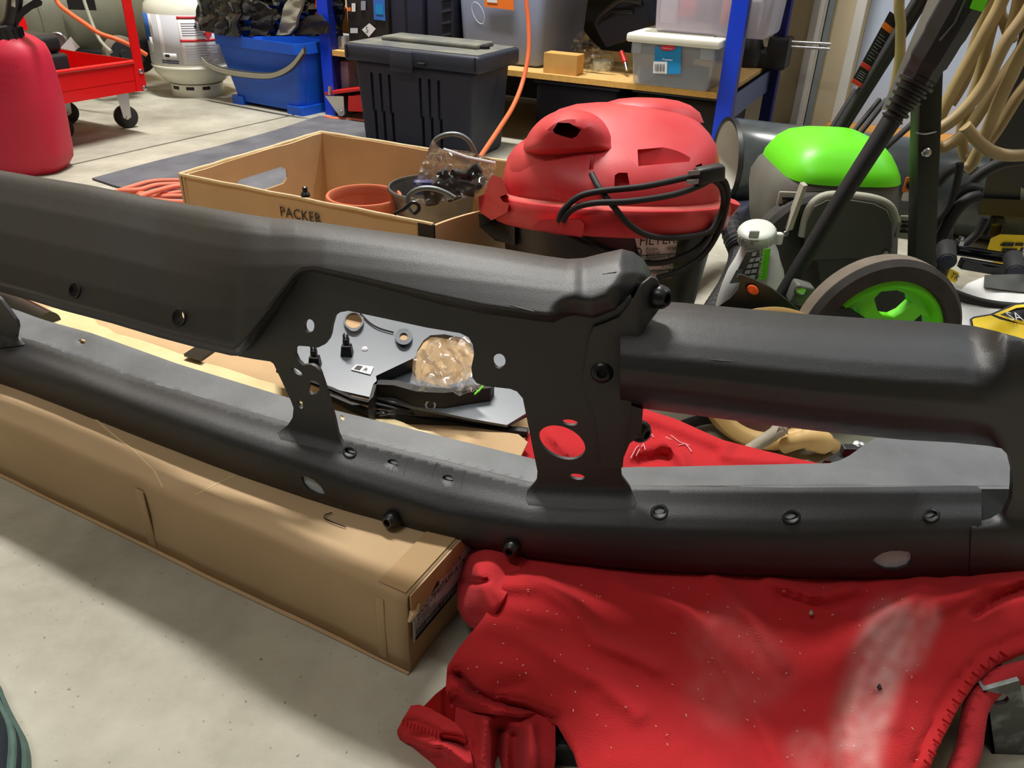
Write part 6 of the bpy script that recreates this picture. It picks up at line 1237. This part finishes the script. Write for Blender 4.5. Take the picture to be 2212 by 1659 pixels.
# bundle of dark rods with a printed sleeve
rb = thing('dark_rod_bundle', 'bundle of thin dark rods with printed sleeve leaning by the door', 'rods', oy(1715, 410, 1.62))
for a, b_, r_ in (((1712, 412), (1850, 195), .0065), ((1722, 415), (1868, 190), .0065), ((1735, 405), (2090, -180), .0095), ((1760, 370), (2080, -140), .0055), ((1790, 335), (2040, -60), .0055), ((1808, 330), (1900, 215), .005), ((1830, 325), (1915, 215), .005), ((1900, 330), (1990, 250), .006)):
    obj('rod', MB().tube([oy(*a, 1.60), oy(*b_, 1.66)], r_, 10), 'black_rubber', rb)
sl4 = [oy(1838, 178, 1.62), oy(1862, 192, 1.62), oy(1946, 44, 1.65), oy(1922, 24, 1.65)]
obj('sleeve', MB().prism(sl4, (.012, .012, -.004)), 'ink', rb, 0); 
for a, b_, m_ in ((.0, .06, 'orange_button'), (.02, .045, 'red_label'), (.24, .30, 'orange_button'), (.25, .285, 'red_label'), (.78, .86, 'orange_label')): subcard('sleeve_band', sl4, .02, a, .9, b_, m_, rb, .0006+.001*(m_ == 'red_label'))
for k in range(9): subcard('sleeve_print', sl4, .15, .36+k*.042, .55+.2*(k % 2), .366+k*.042, 'print_grey', rb, .0012)
for k in range(4): subcard('sleeve_print', sl4, .15, .09+k*.03, .7, .097+k*.03, 'print_grey', rb, .0012)
# ---- tan hose, hanging in loops
th = thing('tan_garden_hose', 'tan hose hanging in loose loops at the right edge', 'hose', oy(2100, 360, 1.55))
for pts, Y_ in (([(1952, -30), (1946, 60), (1943, 130), (1930, 200)], 1.58), ([(2134, 10), (2106, 100), (2084, 170), (2052, 225)], 1.50), ([(2172, -20), (2128, 70), (2072, 170), (2022, 268), (2012, 290)], 1.46), ([(2235, -10), (2170, 95), (2128, 180), (2080, 240), (2030, 278), (1990, 290)], 1.42), ([(2240, 40), (2196, 140), (2160, 215), (2125, 300), (2100, 352), (2084, 366)], 1.44), ([(2245, 130), (2190, 220), (2150, 285), (2118, 325), (2092, 345)], 1.48), ([(2084, 272), (2112, 305), (2145, 328), (2185, 336), (2250, 332)], 1.40), ([(2230, 60), (2150, 190), (2090, 280), (2040, 318), (2022, 314)], 1.50), ([(2140, 60), (2112, 180), (2080, 270), (2082, 330), (2096, 350)], 1.55), ([(2160, 10), (2172, 50), (2186, 90)], 1.55), ([(2205, -20), (2192, 40), (2180, 80)], 1.52)):
    if pts[0][1] <= 160 and Y_ != 1.40: pts = [(2215+(pts[0][0]-2150)*.25, -330), (pts[0][0]+(2215-pts[0][0])*.35+25, pts[0][1]-170)]+pts
    obj('hose_loop', MB().tube(spline([oy(x, y, Y_) for x, y in pts], 7), .0105 if Y_ != 1.58 else .009, 12), 'hose_tan', th, 50)
# ---- black cabinet grill at the right edge
kb = thing('black_steel_cabinet', 'black textured steel cabinet on legs at the right edge', 'cabinet', oy(2200, 560, 1.75))
KY = 1.72
obj('body', MB().loft([[oy(x, y, Y_) for x, y in [(2222, -60), (2205, 60), (2165, 220), (2142, 330), (2128, 400), (2122, 432), (2420, 440), (2420, -60)]] for Y_ in (KY, KY+.35)]), 'black_plastic', kb, 20)
obj('lower_rail', MB().loft([[oy(x, y, Y_) for x, y in [(2118, 428), (2420, 442), (2420, 480), (2113, 464)]] for Y_ in (KY-.015, KY+.35)]), 'black_rubber', kb, 20)
for x in (2150, 2380): sqtube('leg', oy(x+4, 462, KY+.05), oy(x-10, 510, KY+.04), .03, 'black_gloss', kb)
for k in range(5): obj('scratch_mark', MB().tube([oy(2206+k*2, 405+k, KY-.001), oy(2204+k*2, 440, KY-.001)], .0006, 5), 'label_grey', kb)
# ---- black hoses and cables
bh = thing('black_hose_loops', 'black rubber hoses looping between washer and cabinet', 'hose', oy(2040, 560, 1.45))
for pts, Y_, r_ in (([(2212, 345), (2165, 352), (2120, 375), (2085, 410), (2050, 470), (2025, 530), (2010, 600)], 1.50, .011), ([(2116, 412), (2092, 408), (2066, 425), (2040, 470), (2020, 530), (2008, 580)], 1.42, .011), ([(2116, 424), (2090, 432), (2060, 462), (2030, 520), (2016, 560)], 1.40, .011), ([(2074, 352), (2068, 390), (2052, 440), (2030, 470), (2012, 490)], 1.40, .0065), ([(2022, 400), (2050, 370), (2080, 362), (2110, 372)], 1.58, .010), ([(2012, 590), (2020, 610), (2060, 634), (2130, 656), (2212, 664), (2300, 660)], 1.17, .0075), ([(1770, 660), (1800, 668), (1828, 680), (1860, 700)], 1.00, .010), ([(2040, 470), (2035, 540), (2025, 600)], 1.45, .016), ([(2075, 535), (2110, 505), (2130, 470)], 1.50, .008)):
    obj('hose_run', MB().tube(spline([oy(x, y, Y_) for x, y in pts], 6), r_, 12), 'black_rubber', bh, 50)
# ---- folded stand with rubber feet
fs2 = thing('folding_stand', 'folded black steel stand with round rubber feet on white bag', 'stand', oy(2120, 590, 1.35))
sqtube('rail', oy(2066, 540, 1.37), oy(2290, 575, 1.37), .016, 'black_gloss', fs2); sqtube('rail', oy(2075, 568, 1.33), oy(2290, 606, 1.33), .018, 'black_gloss', fs2)
for x, y in ((2046, 566), (2194, 590)):
    p = oy(x, y, 1.27); o = obj('rubber_foot', MB().lathe([(.012, 0), (.015, .003), (.0155, .05), (.012, .055)], p, (.35, 1, .22), 24), 'black_rubber', fs2); obj('foot_cap', MB().lathe([(.013, -.001), (.013, .0005), (0, .0005)], p, (.35, 1, .22), 24), 'case_blue', o)
for x, y in ((2072, 528), (2205, 552)): obj('hex_nut', MB().lathe([(.008, 0), (.008, .008), (.005, .008), (.005, .014), (0, .014)], oy(x, y, 1.36), (0, 0, 1), 6), 'steel', fs2, 0)
# ---- bags of mix
wbg = thing('white_cement_bag', 'white bag with yellow and black diamond print behind the bumper', 'bag', oz(2180, 800))
def zbag(x, y): return .145-.0004*(y-600)+.006*noise.noise(Vector((x/60., y/40., 2.)))-.05*math.exp(-((x-2020)/22.)**2)
def bagf(x, y): return np.array([oz(p, q, zbag(p, q)) for p, q in zip(x, y)])
obj('sack', sheet([(2028, 690), (2032, 660), (2048, 646), (2070, 632), (2090, 612), (2130, 596), (2200, 592), (2330, 600), (2330, 800), (2080, 790), (2030, 740)], [], 11., bagf, lambda P, x, y: P*np.array([1, 1, 0])+np.array([0, .02, .004])), 'white_bag', wbg, 60)
def bcard(nm, poly, m_, lift, par=wbg): return obj(nm, sheet(poly, [], 10., lambda x, y: np.array([oz(p, q, zbag(p, q)+lift) for p, q in zip(x, y)]), lambda P, x, y: P-np.array([0, 0, .0006])), m_, par, 60)
bcard('grey_panel', [(2127, 594), (2200, 592), (2330, 600), (2330, 640), (2200, 630), (2125, 620)], 'washer_dark', .002)
bcard('black_border', [(2095, 689), (2103, 684), (2140, 678), (2192, 655), (2330, 640), (2330, 800), (2212, 760), (2100, 712)], 'ink', .0016)
yl = bcard('yellow_band', [(2100, 690), (2106, 687), (2140, 681), (2160, 690), (2212, 702), (2330, 720), (2330, 790), (2212, 748), (2104, 708)], 'yellow_label', .0024)
bcard('yellow_rule', [(2146, 679), (2194, 659), (2330, 645), (2330, 651), (2196, 665), (2160, 680), (2214, 695), (2330, 712), (2330, 718), (2212, 701)], 'yellow_label', .0026, yl)
p = oz(2180, 692, zbag(2180, 690)+.004); text('bag_letters', 'SA', .0175, p, oz(2212, 694, zbag(2212, 694)+.004)-p, oz(2176, 664, zbag(2176, 664)+.004)-p, 'label_white', wbg, lift=.001, squeeze=1.1)
yb = thing('yellow_product_bag', 'bright yellow product bag with black print beneath black cabinet', 'bag', oy(2190, 560, 1.6))
obj('front', MB().loft([[oy(x, y, Y_) for x, y in [(2132, 540), (2140, 515), (2160, 506), (2330, 512), (2330, 590), (2150, 575)]] for Y_ in (1.60, 1.66)]), 'yellow_label', yb, 30)
for x, y, w, h in ((2178, 528, .022, .008), (2202, 528, .016, .006), (2180, 543, .03, .012), (2165, 529, .006, .004)): obj('print_block', MB().box(oy(x, y, 1.598), (w, .002, h), AX), 'ink', yb, 0)
yt = thing('yellow_tape_piece', 'scrap of yellow black lettered tape beside the white bag', 'tape', oy(2055, 610, 1.3))
q = [oy(2044, 602, 1.28), oy(2064, 612, 1.28), oy(2072, 590, 1.28), oy(2052, 580, 1.28)]; obj('strip', MB().prism(q, (0, .004, 0)), 'yellow_label', yt, 0); text('tape_letters', 'TR', .010, q[0]+np.array([.003, -.001, .004]), q[1]-q[0], q[3]-q[0], 'ink', yt, lift=.001)
# ---- detergent bottle
bo = thing('detergent_bottle', 'translucent white detergent bottle with green guide label beside washer', 'bottle', oz(1600, 760))
DY = 1.235
def dring(xl, xr, y, d, e=2.6, n=40):
    a, b_ = oy(xl, y, DY), oy(xr, y+(xr-xl)*-.12, DY); c_ = (a+b_)/2; hx_ = (b_-a)/2; out = []
    for i in range(n):
        t = 2*math.pi*i/n; c2, s2 = math.cos(t), math.sin(t); out.append(c_+hx_*abs(c2)**(2/e)*(1 if c2 >= 0 else -1)+np.array([0, .5*d*abs(s2)**(2/e)*(1 if s2 >= 0 else -1), 0]))
    return out
obj('body', MB().loft([dring(*q) for q in [(1535, 1655, 735, .075), (1538, 1672, 710, .08), (1545, 1684, 680, .082), (1552, 1691, 650, .082), (1562, 1692, 620, .082), (1574, 1690, 592, .08), (1590, 1682, 566, .074), (1600, 1678, 545, .065), (1603, 1672, 530, .055), (1604, 1668, 520, .05)]]), 'bottle', bo, 60)
cpc = oy(1634, 512, DY); cax = np.array([-.18, -.28, 1.]); cax /= np.linalg.norm(cax)
obj('cap', MB().lathe([(.029, -.006), (.030, -.004), (.030, .012), (.027, .016), (.020, .018), (0, .018)], cpc, cax, 40), 'cap_white', bo, 40)
for k in range(26):
    a = 2*math.pi*k/26; xx = np.cross(cax, (0, 1, 0)); xx /= np.linalg.norm(xx); yy = np.cross(cax, xx); obj('cap_rib', MB().tube([cpc+(xx*math.cos(a)+yy*math.sin(a))*.030-cax*.003, cpc+(xx*math.cos(a)+yy*math.sin(a))*.030+cax*.011], .0009, 5), 'cap_white', bo)
obj('cap_tab', MB().box(oy(1629, 506, DY-.032), (.016, .006, .014), AX, .003, 3), 'cap_white', bo); obj('lug', MB().box(oy(1680, 515, DY), (.016, .012, .020), AX, .004, 3), 'bottle', bo)
lq = [oy(1578, 612, DY-.042), oy(1655, 602, DY-.042), oy(1664, 536, DY-.037), oy(1612, 544, DY-.037)]
lb = card('guide_label', lq, 'washer_grey', bo, lift=.001); 
gq = [oy(1636, 604, DY-.043), oy(1655, 602, DY-.043), oy(1664, 536, DY-.038), oy(1648, 538, DY-.038)]; g2 = card('green_strip', gq, 'green', lb, lift=.002)
text('strip_text', 'QUICK START GUIDE', .0066, oy(1642, 540, DY-.044), oy(1640, 604, DY-.047)-oy(1647, 540, DY-.042), oy(1660, 540, DY-.042)-oy(1642, 540, DY-.042), 'label_white', g2, lift=.0015, squeeze=.72)
for i in range(9): subcard('guide_picture', lq, .28+.2*(i % 2), .08+(i//2)*.19, .44+.2*(i % 2), .2+(i//2)*.19, 'label_grey', lb, .003)
subcard('guide_panel', lq, -.05, .02, .18, .45, 'trim_grey', lb, .003)
# ---- trigger handle with orange button
tg = thing('trigger_handle', 'black tool handle with orange lock button in front of detergent bottle', 'handle', oz(1640, 720))
to = [(1530, 690), (1548, 664), (1575, 645), (1592, 625), (1597, 608), (1591, 598), (1594, 591), (1602, 591), (1630, 602), (1665, 620), (1695, 642), (1725, 668), (1740, 690), (1660, 700)]
c_ = np.mean(np.array(to), 0)
obj('shell', MB().loft([[oy(c_[0]+(x-c_[0])*.95, c_[1]+(y-c_[1])*.93, 1.075) for x, y in to], [oy(x, y, 1.085) for x, y in to], [oy(x, y, 1.115) for x, y in to]]), 'black_plastic', tg, 40)
obj('lock_button', MB().loft([[oy(x, y, Y_) for x, y in ell(1626, 626, r1, r2, 28, 24)] for Y_, r1, r2 in ((1.08, 14, 10), (1.072, 14, 10), (1.068, 11, 7.5))]), 'orange_button', tg, 50)
obj('button_well', MB().loft([[oy(x, y, Y_) for x, y in ell(1627, 627, 17, 13, 28, 24)] for Y_ in (1.08, 1.0735)]), 'ink', tg, 50)
# ---- wooden hoop drum
hp_ = thing('wooden_hoop_drum', 'round bent wood hoop with brown hide face behind bumper opening', 'drum', oz(1660, 960))
hc_ = oy(1662, 818, .97); hn = np.array([-.05, -.86, .52]); hn /= np.linalg.norm(hn); HR = .098
obj('hoop', MB().lathe([(HR*.80, -.020), (HR, -.022), (HR*1.02, 0), (HR, .022), (HR*.88, .024), (HR*.78, .016), (HR*.76, 0)], hc_, hn, 64, cap=False), 'hoop', hp_, 60)
obj('hide_face', MB().lathe([(0, -.006), (HR*.4, -.004), (HR*.82, .0), (HR*.82, -.004), (0, -.010)], hc_, hn, 48), 'hide', hp_, 60)
obj('hoop_lip', MB().tube(spline([oy(1692, 962, .90), oy(1722, 952, .89), oy(1752, 948, .89), (oy(1778, 956, .90)), oy(1800, 962, .92)], 5), [.012]*8+[.016]*8+[.010]*5, 12), 'hoop', hp_, 60)
stk_ = thing('wrapped_stick', 'peeling cloth wrapped stick lying across the hoop drum', 'stick', oz(1640, 960, .05))
obj('shaft', MB().tube(spline([oy(1598, 985, .86), oy(1640, 958, .875), oy(1668, 940, .885), oy(1692, 922, .90)], 5), [.008]*6+[.009]*6+[.010]*3+[.006], 12), 'stick', stk_, 40)
for k in range(6): obj('torn_fibre', MB().tube(spline([oy(1678+k*3, 934-k*2, .88), oy(1684+k*3, 922+k*2, .875), oy(1692+k*2, 918+k*4, .875)], 3), .0008, 5), 'stick', stk_)
obj('drum_slot', MB().box(oy(1706, 955, .925), (.003, .003, .026), ((1, 0, 0), (0, .5, -.86), (0, .86, .5))), 'ink', hp_, 0)
sc_ = thing('small_bracket', 'small black bracket with screw behind right end of bumper', 'bracket', oz(1850, 985, .05))
obj('arm', MB().tube([oz(1790, 1012, .10), oz(1830, 985, .10), oz(1862, 968, .105)], [.010, .010, .008], 8), 'black_plastic', sc_, 20); obj('clamp', MB().box(oz(1838, 975, .112), (.022, .012, .014), AX, .002), 'black_plastic', sc_, 0); obj('screw', MB().lathe([(.008, 0), (.008, .003), (.004, .006), (0, .006)], oz(1856, 966, .115), (0, -.5, 1), 16), 'steel', sc_)
obj('floor_hose', MB().tube(spline([oz(1440, 935, .02), oz(1480, 918, .02), oz(1520, 906, .02), oz(1560, 902, .02)], 5), .008, 10), 'black_rubber', None, 50, 'thin black hose on floor between red cloth and drum', 'hose')
